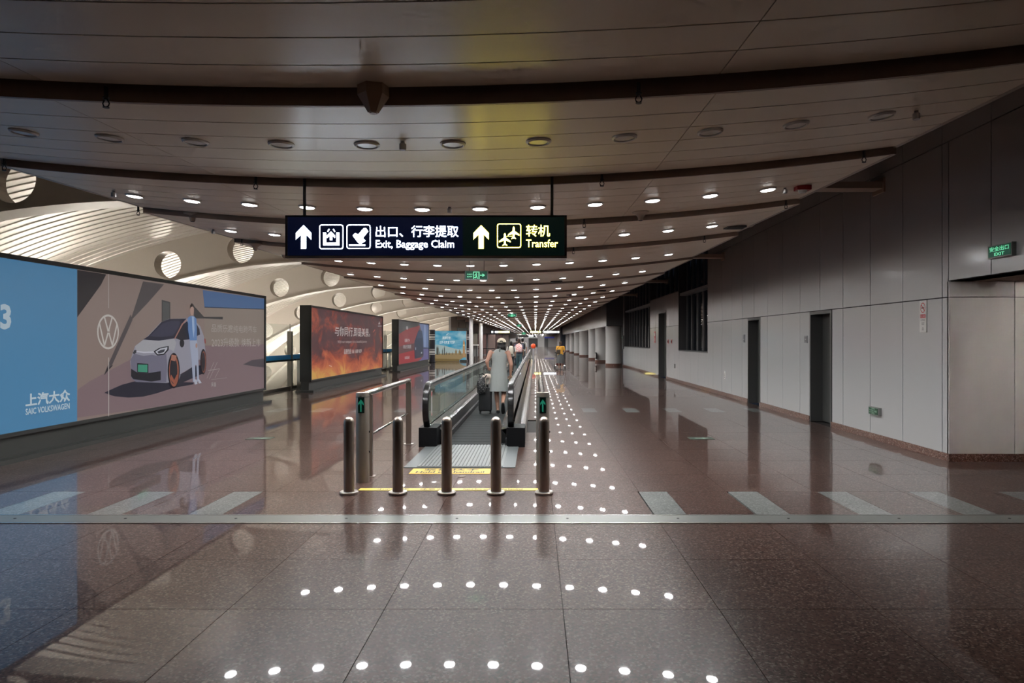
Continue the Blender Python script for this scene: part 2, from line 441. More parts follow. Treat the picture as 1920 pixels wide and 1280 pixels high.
o = obj('far_downlights', me, None); [setattr(q, 'parent', o) for q in farl]; stuff(o); tag(o, 'distant lit downlights merging towards the far end of the ceiling', 'downlight')

# ================================================================ RIGHT WALL
DOORS = [(12.19, 13.16, 0, 2.1), (16.08, 17.0, 0, 2.1), (27.6, 29.3, 0, 2.75)]
WINS = [(20.97, 25.27, 1.17, 5.2), (31.5, 40.6, 1.17, 5.2), (25.27, 31.5, 3.36, 5.2)]
OPEN = DOORS + WINS + [(-12, 8.75, 0, 2.31)]
OPENB = DOORS + WINS + [(-12, 8.79, 0, 2.31)]
def subtract(r, opens):
    rects = [r]
    for o in opens:
        nr = []
        for (a, b, c, d) in rects:
            oa, ob, oc, od = max(a, o[0]), min(b, o[1]), max(c, o[2]), min(d, o[3])
            if oa >= ob or oc >= od: nr.append((a, b, c, d)); continue
            if a < oa: nr.append((a, oa, c, d))
            if ob < b: nr.append((ob, b, c, d))
            if c < oc: nr.append((oa, ob, c, oc))
            if od < d: nr.append((oa, ob, od, d))
        rects = nr
    return [q for q in rects if q[1]-q[0] > .03 and q[3]-q[2] > .03]
bm = new()
for a, b, c, d in subtract((-12, 41.2, 0, 5.4), OPENB): box(bm, XW+.03, XW+.33, a, b, c, d)
wall_r = struct('wall_right', bm, PANELJ, 'grey aluminium panel wall on the right')
cols = []; y = 8.89
while y > -12: y -= .955
while y < 41.2: cols.append(y); y += .955
for y in cols:
    for z0, z1 in ((.1, 2.105), (2.105, 4.1), (4.1, 5.4)):
        for a, b, c, d in subtract((max(y, -4), min(y+.955, 41.2), z0, z1), OPEN):
            if b < a + .03: continue
            g = .007; obj('wall_panel', bx(XW, XW+.035, a+g, b-g, c+(g if c > .11 else 0), d-g), PANELW, wall_r)
bm = new()
for a, b, c, d in subtract((8.73, 41.2, 0, .1), DOORS): box(bm, XW-.02, XW+.04, a, b, 0, .1)
struct('baseboard_right', bm, GRAN_B, 'red granite skirting along the right wall')
# recess: back wall facing the viewer, side wall, soffit
bm = new(); box(bm, XW+.03, 8.3, 8.78, 9.0, 0, 2.5)
rec = struct('wall_recess', bm, PANELJ, 'back wall of the side recess on the right')
for x0, x1 in ((XW, 6.14), (6.14, 7.1), (7.1, 8.1)):
    for z0, z1 in ((.1, 2.105), (2.105, 2.31)):
        obj('wall_panel', bx(x0+.005*(x0>5.4), x1-.005, 8.74, 8.781, z0+.005*(z0>1), z1-.005), PANELR, rec)
struct('baseboard_recess', bx(XW-.02, 8.1, 8.715, 8.74, 0, .1), GRAN_B, 'red granite skirting of the recess')
bm = new(); box(bm, 8.1, 8.3, -12, 8.8, 0, 2.4)
struct('wall_recess_side', bm, PANELR, 'outer side wall of the recess')
bm = new(); box(bm, XW+.036, 8.1, -12, 8.78, 2.31, 2.42)
struct('ceiling_recess', bm, mat('recess_soffit', (.33,.27,.23), .5), 'beige soffit of the recess')
WARM = mat('warm_lens', (.9,.9,.9), .4, emit=(1.,.9,.82), es=330.)
for X, Y, lab in ((6.25, 7.25, 'recessed downlight in the recess soffit close to the corner'), (6.9, 7.7, 'recessed downlight deeper in the recess soffit'), (6.9, 5.2, 'recessed downlight in the recess soffit nearest the viewer')):
    t = thing('recess_downlight', lab, 'downlight', (X, Y, 2.308), 'recess downlights')
    obj('trim_ring', RING, None, t); b = disc_mesh(WARM, -.006); obj('lens', b, None, t)
# upper dark roof and closing walls
struct('ceiling_upper', bx(-7.5, 5.7, -12, 171, 5.4, 5.6), mat('upper_roof', (.05,.045,.04), .8), 'dark roof above the canopy')
struct('wall_back', bx(-20, 8.3, -12.3, -12, -4, 5.6), mat('back_wall', (.12,.11,.1), .7), 'dark wall behind the viewer')
struct('wall_light_block', bx(-2.6, -2.5, -12, 165, 3.25, 5.4), mat('light_block', (.1,.1,.1), .8), 'unseen partition added above the canopy to block light')  # added out of view, keeps floodlight spill off the upper right wall
# struts between canopy and wall
for k, (y, lab) in enumerate(((10.5,'nearest'),(19.2,'second'),(27.3,'third'),(35.5,'fourth'))):
    b = new(); box(b, 3.3, XW-.001, y-.14, y+.14, 3.86, 3.96); box(b, XW-.03, XW-.001, y-.17, y+.17, 3.8, 4.02); box(b, 3.22, 3.34, y-.06, y+.06, 3.3, 3.96)
    tag(obj('support_strut', b, BRASS), '%s brown steel strut joining the canopy edge to the right wall' % lab, 'strut', 'canopy struts')
# doors
def door(i, y0, y1, h, label, double=False, plaque=None):
    d = 0.22
    b = new(); box(b, XW-.012, XW+.33, y0, y0+.05, 0, h); box(b, XW-.012, XW+.33, y1-.05, y1, 0, h); box(b, XW-.012, XW+.33, y0+.05, y1-.05, h-.06, h)
    fr = struct('door_%d' % i, b, DOORF, label)
    leaves = [(y0+.05, y1-.05)] if not double else [(y0+.05, (y0+y1)/2-.004), ((y0+y1)/2+.004, y1-.05)]
    for k, (a, c) in enumerate(leaves):
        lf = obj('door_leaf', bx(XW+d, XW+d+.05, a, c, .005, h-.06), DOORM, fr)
        b = new(); hy = a+.09 if (k == 1 or not double) else c-.09
        cyl(b, (XW+d,hy,1.02), (XW+d-.06,hy,1.02), .012, n=8); cyl(b, (XW+d-.055,hy,1.02), (XW+d-.055,hy+.11*(1 if hy < (a+c)/2 else -1),1.02), .011, n=8)
        box(b, XW+d-.008, XW+d, hy-.03, hy+.03, .93, 1.1)
        obj('door_handle', b, CHROME, lf)
        if plaque:
            pl = obj('number_plate', bx(XW+d-.006, XW+d, a+.12, a+.28, 1.62, 1.72), DGREY, lf)
            text(pl, 'lettering', plaque, mat('plate_white', (.6,.6,.6), .5), (XW+d-.007, a+.25, 1.645), (0,-1,0), (0,0,1), (-1,0,0), .1, .05)
    # back of the recess so no gap shows
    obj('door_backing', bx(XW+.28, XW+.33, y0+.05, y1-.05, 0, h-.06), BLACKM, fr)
door(1, 12.19, 13.16, 2.1, 'grey metal service door standing in a deep frame nearest the recess', plaque='210')
door(2, 16.08, 17.0, 2.1, 'grey metal service door standing in a deep frame, second from the recess')
door(3, 27.6, 29.3, 2.75, 'tall dark double door between the two dark windows', True)
# windows
def window(i, y0, y1, z0, z1, label, n, transom):
    b = new()
    box(b, XW+.002, XW+.42, y1-.03, y1, z0, z1); box(b, XW+.002, XW+.42, y0, y0+.03, z0, z1); box(b, XW+.002, XW+.42, y0+.03, y1-.03, z0-.0, z0+.03)
    fr = struct('window_%d' % i, b, DARKW, label)
    for k in range(n+1):
        y = y0+.05+(y1-y0-.1)*k/n
        obj('mullion', bx(XW+.28, XW+.42, y-.05, y+.05, z0+.03, z1), mat('mullion', (.16,.16,.165), .4, .4), fr)
    for k in range(n):
        a = y0+.1+(y1-y0-.1)*k/n; c = y0+(y1-y0-.1)*(k+1)/n
        obj('pane', bx(XW+.34, XW+.35, a, c, z0+.03, z1), GLASSN, fr)
    if transom: obj('transom', bx(XW+.05, XW+.3, y0+.03, y1-.03, transom-.05, transom+.05), mat('transom', (.22,.22,.22), .4, .4), fr)
window(1, 20.97, 25.27, 1.17, 5.39, 'tall dark window with vertical mullions, the nearer one', 5, 3.24)
window(2, 31.5, 40.6, 1.17, 5.39, 'tall dark window with vertical mullions, the farther one', 9, 3.24)
window(3, 25.3, 31.47, 3.36, 5.39, 'dark clerestory window above the double door', 6, None)
# dim dark room behind the windows
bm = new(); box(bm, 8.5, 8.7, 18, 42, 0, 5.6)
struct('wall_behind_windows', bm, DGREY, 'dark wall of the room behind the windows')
# skirted bay beyond the second window: pier, header, round columns
b = new(); box(b, 4.3, 8.6, 41.2, 41.5, 2.42, 5.4); box(b, 5.27, 8.6, 41.2, 41.5, 0, 2.42)
struct('wall_right_pier', b, DARKW, 'dark bulkhead above the first round column')
struct('wall_right_header', bx(4.3, 5.5, 41.5, 112, 2.42, 5.4), PANELW, 'grey header over the row of columns')
struct('wall_right_far', bx(5.3, 5.5, 41.5, 112, 0, 2.42), LGREY, 'pale wall behind the row of columns')
struct('wall_right_end', bx(4.0, 5.5, 108, 109.5, 0, 5.4), mat('dark_blue_pier', (.03,.04,.06), .5), 'dark pier at the end of the column row')
struct('wall_right_last', bx(5.3, 5.5, 112, 166, 0, 5.4), LGREY, 'pale wall near the far end')
for k, y in enumerate((41.9, 49.2, 55.4, 66.8, 76, 86, 97)):
    t = thing('round_column', '%s fat white round column from the dark windows along the right side' % ORD[k], 'column', (4.8, y, 0), 'fat round columns on the right')
    b = new(); lathe(b, [(.48,.14),(.48,2.42)], 28); obj('shaft', b, mat('column_white', (.5,.5,.49), .35), t, smooth=True)
    b = new(); lathe(b, [(.5,0),(.5,.14)], 28); obj('base', b, GRAN_B, t, smooth=True)
for k, y in enumerate((45.3, 52.2, 60.5, 71, 81)):
    b = new(); box(b, 5.25, 5.299, y-.6, y+.6, 0, 2.1)
    d = struct('door_%d' % (4+k), b, DOORF, '%s grey door between the round columns' % ORD[k])
    obj('door_leaf', bx(5.22, 5.25, y-.52, y+.52, .01, 2.04), mat('door_pale', (.28,.28,.28), .5), d)
b = thing('control_cabinet', 'dark grey control box fixed to the wall beside the first round column', 'box', (XW-.001, 40.85, 1.35)); 
obj('case', bx(-.09, 0, -.2, .2, -.3, .5), mat('cabinet_grey', (.12,.12,.12), .4), b)
obj('lamp', bx(-.1, -.09, .05, .09, .35, .39), LETG, b); obj('latch', bx(-.1, -.09, -.15, -.12, 0, .08), CHROME, b)
# ================================================================ VAULTED HALL ON THE LEFT
VCX, VCZ, VR = -6.0, -11.77, 16.0
def vp(a, r): return (VCX - math.sin(a)*r, VCZ + math.cos(a)*r)
A0, A1 = math.radians(-4), math.radians(57)
def plank_prof():
    # (y offset, radial offset): flat pan with a raised rib on one side
    return [(.0,.0),(.20,.0),(.215,-.022),(.275,-.022),(.29,.0),(.3,.0)]
def vault_plank(bm, y, n, prof):
    rs = []
    for k in range(n+1):
        a = A0+(A1-A0)*k/n; row = []
        for dy, dr in prof:
            x, z = vp(a, VR+.62+dr); row.append(bm.verts.new((x, y+dy, z)))
        rs.append(row)
    for k in range(n):
        for j in range(len(prof)-1): bm.faces.new((rs[k][j], rs[k][j+1], rs[k+1][j+1], rs[k+1][j]))
bm = new()
rs = []
for k in range(33):
    a = A0+(A1-A0)*k/32
    x0, z0 = vp(a, VR+.68); x1, z1 = vp(a, VR+.9)
    rs.append([Vector((x0,-12,z0)), Vector((x0,168,z0)), Vector((x1,168,z1)), Vector((x1,-12,z1))])
rings(bm, rs)
vault = struct('ceiling_vault', bm, mat('vault_shell', (.3,.27,.24), .7), 'curved vault roof of ribbed metal on the left')
b = new(); vault_plank(b, 0, 26, plank_prof()); pm = to_mesh(b, 'roof_plank', True); pm.materials.append(ROOFP)
for k in range(200):
    o = bpy.data.objects.new('roof_plank', pm); COL.objects.link(o); o.parent = vault; o.location = (0, 2+.3*k, 0)
b = new()
for k in range(340): vault_plank(b, 62+.3*k, 12, [(0,0),(.2,0),(.245,-.035),(.3,0)])
stuff(obj('roof_plank_field', b, ROOFP, vault, smooth=True))
def beam_mesh():
    bm = new(); T = .36; step = math.radians(7.43); half = step/2
    def P(da, dr, ac, y):
        x, z = vp(ac+da, VR+dr); return (x, y, z)
    N = 32
    for k in range(-1, 7):
        ac = math.radians(7.9)+step*k
        hw = half*VR; lo, hi = -.47, .66
        outer = []; inner = []
        # outline of the cell (walk around the rectangle) paired with the circle
        for j in range(N):
            t = 2*PI*j/N; c, s = math.cos(t), math.sin(t)
            sc = min(hw/abs(c) if abs(c) > 1e-6 else 1e9, (hi if s > 0 else -lo)/abs(s) if abs(s) > 1e-6 else 1e9)
            outer.append((c*sc, s*sc)); inner.append((c*.375, s*.375))
        # snap nearest points to the corners
        for cx, cy in ((hw,hi),(-hw,hi),(-hw,lo),(hw,lo)):
            j = min(range(N), key=lambda q: (outer[q][0]-cx)**2+(outer[q][1]-cy)**2); outer[j] = (cx, cy)
        F = {}
        for nm, pts in (('o', outer), ('i', inner)):
            for y in (0, T): F[nm, y] = [bm.verts.new(P(a/VR, r, ac, y)) for a, r in pts]
        for j in range(N):
            q = (j+1) % N
            bm.faces.new((F['o',0][j], F['o',0][q], F['i',0][q], F['i',0][j]))
            bm.faces.new((F['o',T][q], F['o',T][j], F['i',T][j], F['i',T][q]))
            bm.faces.new((F['i',0][j], F['i',0][q], F['i',T][q], F['i',T][j]))
            if abs(outer[j][1]-lo) < .02 and abs(outer[q][1]-lo) < .02: bm.faces.new((F['o',0][q], F['o',0][j], F['o',T][j], F['o',T][q]))
    bmesh.ops.remove_doubles(bm, verts=bm.verts[:], dist=.001)
    # bottom flange, a little wider than the web
    lo = -.47; rs = []
    for k in range(49):
        a = math.radians(7.9)-step*1.5+step*8*k/48
        rs.append([Vector((*(lambda q: (q[0], y, q[1]))(vp(a, VR+r)),)) for y, r in ((-.07, lo-.03), (T+.07, lo-.03), (T+.07, lo+.01), (-.07, lo+.01))])
    rings(bm, rs)
    me = to_mesh(bm, 'arched_beam'); me.materials.append(CREAM); return me
BM_ = beam_mesh()
for k in range(18):
    o = obj('arched_beam', BM_, None, None, (0, 2.4+8.3*k, 0))
    tag(o, '%s cream arched roof beam with round holes, counted away from the viewer' % ORD[k], 'beam', 'arched vault beams')
# lower level below the gallery with floodlights
struct('floor_lower', bx(-20, -8.15, -12, 168, -3.2, -3.0), mat('lower_floor', (.5,.5,.48), .25), 'pale floor of the level below the vault')
struct('wall_gallery_edge', bx(-8.2, -8.1, -12, 168, -3, -.0), mat('edge_white', (.5,.48,.45), .5), 'edge of the gallery floor')
struct('wall_left_outer', bx(-20.2, -20, -12, 168, -3.2, 1), mat('outer_wall', (.5,.48,.45), .6), 'outer foot wall of the vault')
struct('wall_vault_end', bx(-20, -8.1, 164, 164.3, -3, 5.4), mat('end_wall', (.45,.43,.4), .6), 'end wall of the vaulted hall')
for k in range(14):
    t = thing('floodlight', '%s uplighting floodlight on the lower floor under the vault' % ORD[k], 'floodlight', (-14.6, 15.8+8.3*k, -3), 'floodlights below the vault')
    obj('housing', bx(-.3, .3, -1.3, 1.3, 0, .3), DGREY, t)
    obj('lens', bx(-.26, .26, -1.25, 1.25, .3, .32), FLD, t)

# ================================================================ GALLERY RAILING
RX = -7.9
k = 0
for y0 in [4.6 + 3.48*i for i in range(0, 17)]:
    k += 1
    t = thing('glass_railing', '%s glass railing bay with blue banded handrail behind the billboards' % ORD[k-1], 'railing', (RX, y0, 0), 'gallery railing bays')
    obj('glass_panel', bx(-.008, .008, .08, 3.40, .08, 2.05), GLASSC, t)
    obj('bottom_rail', bx(-.05, .05, .075, 3.405, 0, .08), STEEL, t)
    obj('post', bx(-.07, .07, -.07, .07, 0, 1.84), STEEL, t)
    b = new(); cyl(b, (0,0,1.84), (0,0,2.08), .012, n=8); obj('rod', b, DGREY, t)
    obj('stub_post', bx(.05, .17, .5, .6, 0, .93), WHITEM, t)
    b = new(); box(b, .02, .16, .075, 3.405, .9, .95); obj('handrail', b, BLACK, t)
    obj('blue_band', bx(.03, .05, .075, 3.405, .95, 1.09), BLUEB, t)

# ================================================================ BILLBOARDS
BX = -6.7
def bp(px, py):
    y = BX*F/(px-VPX); return (y, CH-(py-VPY)*y/F)
FRAME = mat('billboard_frame', (.035,.037,.036), .4); PLINTH = mat('billboard_plinth', (.045,.047,.045), .45)
def billboard(label, y0, y1, x=BX, z0=.34, z1=2.62, depth=.32, name='billboard'):
    t = thing(name, label, 'billboard', (x, y0, 0))
    L = y1-y0
    obj('cabinet', bx(-depth, -.012, 0, L, z0-.02, z1+.03), FRAME, t)
    b = new(); w = .05
    box(b, -.03, .02, 0, L, z1-.03, z1+.03); box(b, -.03, .02, 0, L, z0-.02, z0+.03); box(b, -.03, .02, 0, .06, z0+.03, z1-.03); box(b, -.03, .02, L-.06, L, z0+.03, z1-.03)
    obj('frame', b, FRAME, t)
    b = new(); box(b, -depth+.03, -.05, .0, L, .06, z0-.02); box(b, -depth-.1, .12, -.1, L+.1, 0, .06)
    obj('plinth', b, PLINTH, t)
    return t
class Board:
    # printed face: shapes are given in the face's own metres along y and z
    def __init__(s, t, y0): s.t = t; s.y0 = y0; s.lv = 0
    def shape(s, name, pts, c, k=1., lift=True, parent=None):
        if lift: s.lv += 1
        return flat(parent or s.t, name, [(y-s.y0, z) for y, z in pts], c if not isinstance(c, (str, tuple)) else emc(c, k), (0,1,0), (0,0,1), (-.011+.0006*s.lv, 0, 0), (1,0,0), .0004)
    def line(s, name, p, q, w, c, k=1.):
        (a, b), (d, e) = p, q; dx, dz = d-a, e-b; l = math.hypot(dx, dz); nx, nz = -dz/l*w/2, dx/l*w/2
        return s.shape(name, [(a+nx, b+nz), (d+nx, e+nz), (d-nx, e-nz), (a-nx, b-nz)], c, k)
    def text(s, body, y, z, c, w=None, h=None, bold=0., align='L', k=1.):
        s.lv += 1
        return text(s.t, 'lettering', body, emc(c, k) if isinstance(c, (str, tuple)) else c, (-.011+.0006*s.lv, y-s.y0, z), (0,1,0), (0,0,1), (1,0,0), w, h, bold, align, .0004)
# ---- large car advertisement
y0, y1 = 5.2, 16.95
t = billboard('huge blue and beige light box billboard advertising a white electric car', y0, y1)
B = Board(t, y0)
ZT, ZB = 2.59, .36
YB = 10.0
B.shape('blue_panel', [(y0+.06,ZB),(YB,ZB),(YB,ZT),(y0+.06,ZT)], '4a7fa6', 1.)
B.shape('picture_panel', [(YB,ZB),(y1-.06,ZB),(y1-.06,ZT),(YB,ZT)], '84746e', 1.)
def q3(x, y): return bp(170+x/5.647, 560+y/5.647)
def q4(x, y): return bp(x/3.048, 460+y/3.048)
def clampz(pts): return [(min(max(a, YB), y1-.061), min(max(b, ZB), ZT)) for a, b in pts]
def S3(name, pts, c, k=1.): return B.shape(name, clampz([q3(*p) for p in pts]), c, k)
def S4(name, pts, c, k=1.): return B.shape(name, clampz([q4(*p) for p in pts]), c, k)
S3('printed_ground', [(-150,1260),(-130,960),(0,870),(430,640),(700,560),(1210,495),(1850,480),(1850,1100),(900,1260)], '79666a')
S3('printed_wall_light', [(1205,90),(1850,110),(1850,480),(1210,490)], '847870')
S4('printed_shadow', [(445,140),(610,165),(580,225),(445,410)], '2a2629')
S4('printed_shadow', [(820,205),(940,222),(845,330),(750,430),(745,440)], '4b4547')
S4('printed_shadow', [(748,395),(760,425),(640,690),(597,740),(612,700)], '4f484a')
S4('printed_shadow', [(615,700),(650,682),(597,742)], '2c282c')
S4('printed_shadow', [(1390,680),(1440,655),(1515,645),(1515,697),(1450,690)], '4a444a')
S4('printed_sky', [(1160,255),(1515,305),(1515,362),(1170,350)], '46648e')
S4('printed_ledge', [(1170,350),(1515,362),(1515,367),(1170,355)], '2d3a52')
S3('printed_window', [(755,10),(845,35),(845,215),(755,240)], '3a3b3c')
S3('printed_window', [(765,30),(835,45),(835,215),(765,235)], '4d4f4f')
S3('printed_roof', [(1095,75),(1200,190),(1400,190),(1400,218),(1200,208),(1117,208),(1117,245),(1095,230)], '3a383a')
S3('car_shadow', [(145,995),(250,945),(330,910),(480,870),(820,880),(1090,885),(1090,905),(880,942),(700,1000),(560,1035),(400,1045),(250,1030)], '232331')
S3('car_underbody', [(900,900),(960,800),(1080,720),(1180,700),(1190,790),(1080,840),(940,900)], '262632')
S3('car_body', [(420,660),(440,590),(470,500),(555,435),(600,400),(740,250),(830,212),(1020,207),(1110,240),(1160,290),(1200,400),(1215,560),(1215,690),(1150,640),(1080,720),(960,790),(930,870),(800,890),(480,880),(432,840)], '8d8c98')
S3('car_bumper', [(425,640),(460,580),(560,605),(650,590),(700,605),(800,580),(810,700),(800,885),(480,880),(432,840)], '6b697a')
S3('car_bonnet', [(470,500),(555,435),(720,447),(885,425),(905,470),(880,560),(820,520),(670,560),(560,575),(480,540)], '9a9aa0')
S3('car_windscreen', [(555,430),(610,395),(750,245),(835,212),(1015,210),(1000,225),(960,270),(890,418),(720,443)], '262535')
S3('car_windscreen_glass', [(625,395),(760,262),(850,235),(950,238),(930,300),(870,390),(740,405)], '38374a')
S3('car_side_window', [(897,418),(975,272),(1020,235),(1045,300),(1045,430),(950,437)], '24222c')
S3('car_side_window', [(1115,260),(1150,320),(1157,378),(1110,400)], '35343f')
S3('car_pillar', [(880,425),(892,425),(977,268),(1022,222),(1010,220),(965,262)], '9a6e63')
S3('car_grille', [(425,740),(490,780),(600,788),(740,765),(740,860),(640,876),(450,850),(425,820)], '1d1d26')
S3('number_plate_frame', [(490,680),(608,690),(608,787),(490,778)], '17171c')
S3('number_plate', [(497,695),(598,697),(598,778),(497,772)], '3f8a72')
S3('car_lamp_strip', [(470,548),(560,560),(670,556),(670,570),(560,574),(470,562)], 'b8b8c4')
S3('car_headlamp', [(662,558),(720,520),(822,498),(822,540),(775,592),(700,600)], '1b1b22')
S3('car_headlamp_glass', [(680,560),(730,528),(808,510),(806,536),(768,580),(706,588)], 'b4b6c0')
S3('car_headlamp_lens', [(700,560),(740,540),(785,532),(770,565),(715,580)], '3a3b44')
S3('car_headlamp', [(440,575),(460,540),(480,545),(478,570),(455,585)], '2b2b33')
S3('car_mirror', ell(962,470,24,44), '1d1c24')
S3('car_wheel', ell(874,760,64,188), '17161d')
S3('car_wheel_rim', ell(876,765,52,165), '8f5443')
S3('car_wheel_disc', ell(872,760,40,140), '23222a')
S3('car_wheel_spoke', [(850,590),(905,600),(890,660),(845,650)], '9c6a5a')
S3('car_wheel_spoke', [(835,850),(880,905),(918,815),(905,800),(878,860),(845,800)], '94523f')
S3('car_wheel', ell(1186,665,32,135), '1b1a21')
S3('car_wheel_rim', ell(1190,668,24,115), '7d4a3f')
S3('car_wheel_disc', ell(1186,668,19,98), '2b2930')
S3('car_tail_lamp', [(1195,420),(1208,425),(1210,475),(1200,470)], '8d3b38')
S3('car_line', [(940,800),(1060,735),(1065,745),(945,830)], '2a2934')
# printed man leaning on the car
S3('printed_trousers', [(1040,435),(1115,425),(1128,560),(1140,860),(1120,880),(1112,700),(1098,700),(1098,880),(1075,880),(1060,640),(1045,520)], '99a0b4')
S3('printed_shoe', [(1082,850),(1115,855),(1122,900),(1095,908)], 'a9acb8')
S3('printed_shoe', [(1125,850),(1140,850),(1166,890),(1135,897)], 'a9acb8')
S3('printed_jacket', [(1020,200),(1050,180),(1085,185),(1110,210),(1115,330),(1115,440),(1040,440),(1022,330)], '5f7fae')
S3('printed_shirt', [(1060,185),(1085,190),(1090,330),(1080,420),(1068,330)], '93a9c8')
S3('printed_hand', ell(1110,495,10,26), 'a58478')
S3('printed_face', ell(1063,120,20,58), 'a88a7f')
S3('printed_hair', [(1040,110),(1042,70),(1060,45),(1082,65),(1084,100),(1070,82),(1050,88)], '2a2424')
# emblem and lettering
cy, cz = bp(200.6, 622); R = .272
ringpts = [ell(cy, cz, R, R, 40), ell(cy, cz, R*.885, R*.885, 40)]
bm = new(); B.lv += 1; xx = -.011+.0006*B.lv
a_ = [[bm.verts.new((xx, q[0]-y0, q[1])) for q in r] for r in ringpts]
for j in range(40): bm.faces.new((a_[0][j], a_[0][(j+1)%40], a_[1][(j+1)%40], a_[1][j]))
me = bpy.data.meshes.new('emblem_ring'); bm.to_mesh(me); bm.free(); obj('emblem_ring', me, emc('b9b4af'), t)
def E(u, v): return (cy+u*R, cz+v*R)
for p, q in (((-.36,.86),(-.02,.06)),((.36,.86),(.02,.06)),((-.80,.45),(-.36,-.78)),((.80,.45),(.36,-.78)),((-.36,-.78),(-.04,-.06)),((.36,-.78),(.04,-.06))):
    B.line('emblem_stroke', E(*p), E(*q), R*.115, 'b9b4af')
B.line('emblem_stroke', E(-.12,.05), E(.12,.05), R*.06, 'b9b4af'); B.line('emblem_stroke', E(-.12,-.07), E(.12,-.07), R*.06, 'b9b4af')
ly = cy
B.line('white_line', (ly, ZT), (ly, cz+R+.1), .014, 'a8a29e'); B.line('white_line', (ly, cz-R-.13), (ly, ZB), .016, 'b4aeaa')
def T4(body, xa, ya, xb, yb, c, bold=0.):   # box given by two photo pixels: lower left, upper right
    (a, z0), (b, _) = bp(xa, ya), bp(xb, ya); _, z1 = bp(xa, yb)
    B.text(body, a, z0, c, b-a, z1-z0, bold)
T4('上汽大众', 44, 763, 128, 738, 'b4c3cc', .03)
T4('SAIC VOLKSWAGEN', 44, 778, 127, 766, 'b4c3cc', .02)
B.text('ID.3', bp(17,618)[0], bp(17,618)[1], 'a9bac6', None, bp(8,570)[1]-bp(8,618)[1], .035, 'R')
T4('品质乐趣纯电跨界车', 394, 622.5, 479, 607, '9c948f', .005)
T4('2023升级款', 394, 651, 446, 633, 'a09893', .005); T4('焕新上市', 450, 650, 486, 634, 'a09893', .005)
B.line('signature_stroke', q3(1215,840), q3(1290,670), .012, '9c9391'); B.line('signature_stroke', q3(1240,850), q3(1325,670), .012, '9c9391')
B.line('signature_stroke', q3(1225,760), q3(1350,740), .012, '9c9391'); B.line('signature_stroke', q3(1350,740), q3(1300,835), .012, '9c9391')
B.line('signature_stroke', q3(1260,855), q3(1425,835), .012, '8c8381')
T4('吴', 393, 725, 397.2, 717, 'a09a97', .01); T4('磊', 398, 725, 402, 717, 'a09a97', .01)

# ---- flame coloured advertisement
def fire_mat():
    m = mat('fire_picture', (.05,.02,.015), .35, emit=(1,1,1), es=.8)
    n, l = nodes(m); g = n.new('ShaderNodeNewGeometry'); sep = n.new('ShaderNodeSeparateXYZ'); l.new(g.outputs['Position'], sep.inputs[0])
    mp = n.new('ShaderNodeMapping'); mp.inputs['Scale'].default_value = (1,.45,1.); l.new(g.outputs['Position'], mp.inputs[0])
    t = n.new('ShaderNodeTexNoise'); t.inputs['Scale'].default_value = 1.5; t.inputs['Detail'].default_value = 10; t.inputs['Roughness'].default_value = .68; t.inputs['Distortion'].default_value = .9
    l.new(mp.outputs[0], t.inputs['Vector'])
    # printed gradient of the artwork: brighter flames at its lower edge, dark band through the middle
    mr = n.new('ShaderNodeMapRange'); mr.inputs[1].default_value = .35; mr.inputs[2].default_value = 1.25; mr.inputs[3].default_value = .24; mr.inputs[4].default_value = -.06
    l.new(sep.outputs['Z'], mr.inputs[0])
    mr2 = n.new('ShaderNodeMapRange'); mr2.inputs[1].default_value = 1.5; mr2.inputs[2].default_value = 2.5; mr2.inputs[3].default_value = 0; mr2.inputs[4].default_value = .0
    mry = n.new('ShaderNodeMapRange'); mry.inputs[1].default_value = 20.5; mry.inputs[2].default_value = 25; mry.inputs[3].default_value = .07; mry.inputs[4].default_value = 0
    l.new(sep.outputs['Y'], mry.inputs[0])
    a1 = n.new('ShaderNodeMath'); a1.operation = 'ADD'; l.new(t.outputs['Fac'], a1.inputs[0]); l.new(mr.outputs[0], a1.inputs[1])
    a2 = n.new('ShaderNodeMath'); a2.operation = 'ADD'; l.new(a1.outputs[0], a2.inputs[0]); l.new(mry.outputs[0], a2.inputs[1])
    r = n.new('ShaderNodeValToRGB'); cr = r.color_ramp
    cr.elements[0].position = .36; cr.elements[0].color = (*lin('3c2a31'), 1)
    cr.elements[1].position = .86; cr.elements[1].color = (*lin('c79a4a'), 1)
    for p, c in ((.46,'4a2a31'),(.53,'7a352c'),(.6,'a0482f'),(.7,'b8643a')):
        e = cr.elements.new(p); e.color = (*lin(c), 1)
    l.new(a2.outputs[0], r.inputs[0]); l.new(r.outputs[0], bsdf(m).inputs['Emission Color'])
    return m
y0, y1 = 20.35, 30.0
t = billboard('light box billboard with flame coloured clouds and white lettering', y0, y1, z1=2.57)
B = Board(t, y0)
B.shape('picture_panel', [(y0+.06,.36),(y1-.06,.36),(y1-.06,2.54),(y0+.06,2.54)], fire_mat())
def q2(x, y): return bp(570+x/7.53, 560+y/7.53)
def T2(body, xa, ya, xb, yb, c, bold=0., sc=7.53, ox=570, oy=560):
    T4(body, ox+xa/sc, oy+ya/sc, ox+xb/sc, oy+yb/sc, c, bold)
T2('与你同行,即是美景。', 440, 530, 935, 385, 'c9c2c0', .0)
T2('With our company, it is a beautiful journey', 478, 640, 890, 585, 'b39f9d', .0)
T2('品质热线 186 1608 9639', 568, 785, 815, 710, 'c4b8b5', .01)
B.shape('small_logo', [q2(1050,360),(q2(1066,320)),(q2(1080,358))], 'b8b4b6'); B.line('small_logo', q2(1046,385), q2(1100,385), .05, '8f898c')
B.line('floating_feather', q2(980,470), q2(1005,435), .05, 'b8584a'); B.line('floating_feather', q2(355,940), q2(395,955), .03, 'c9a090')

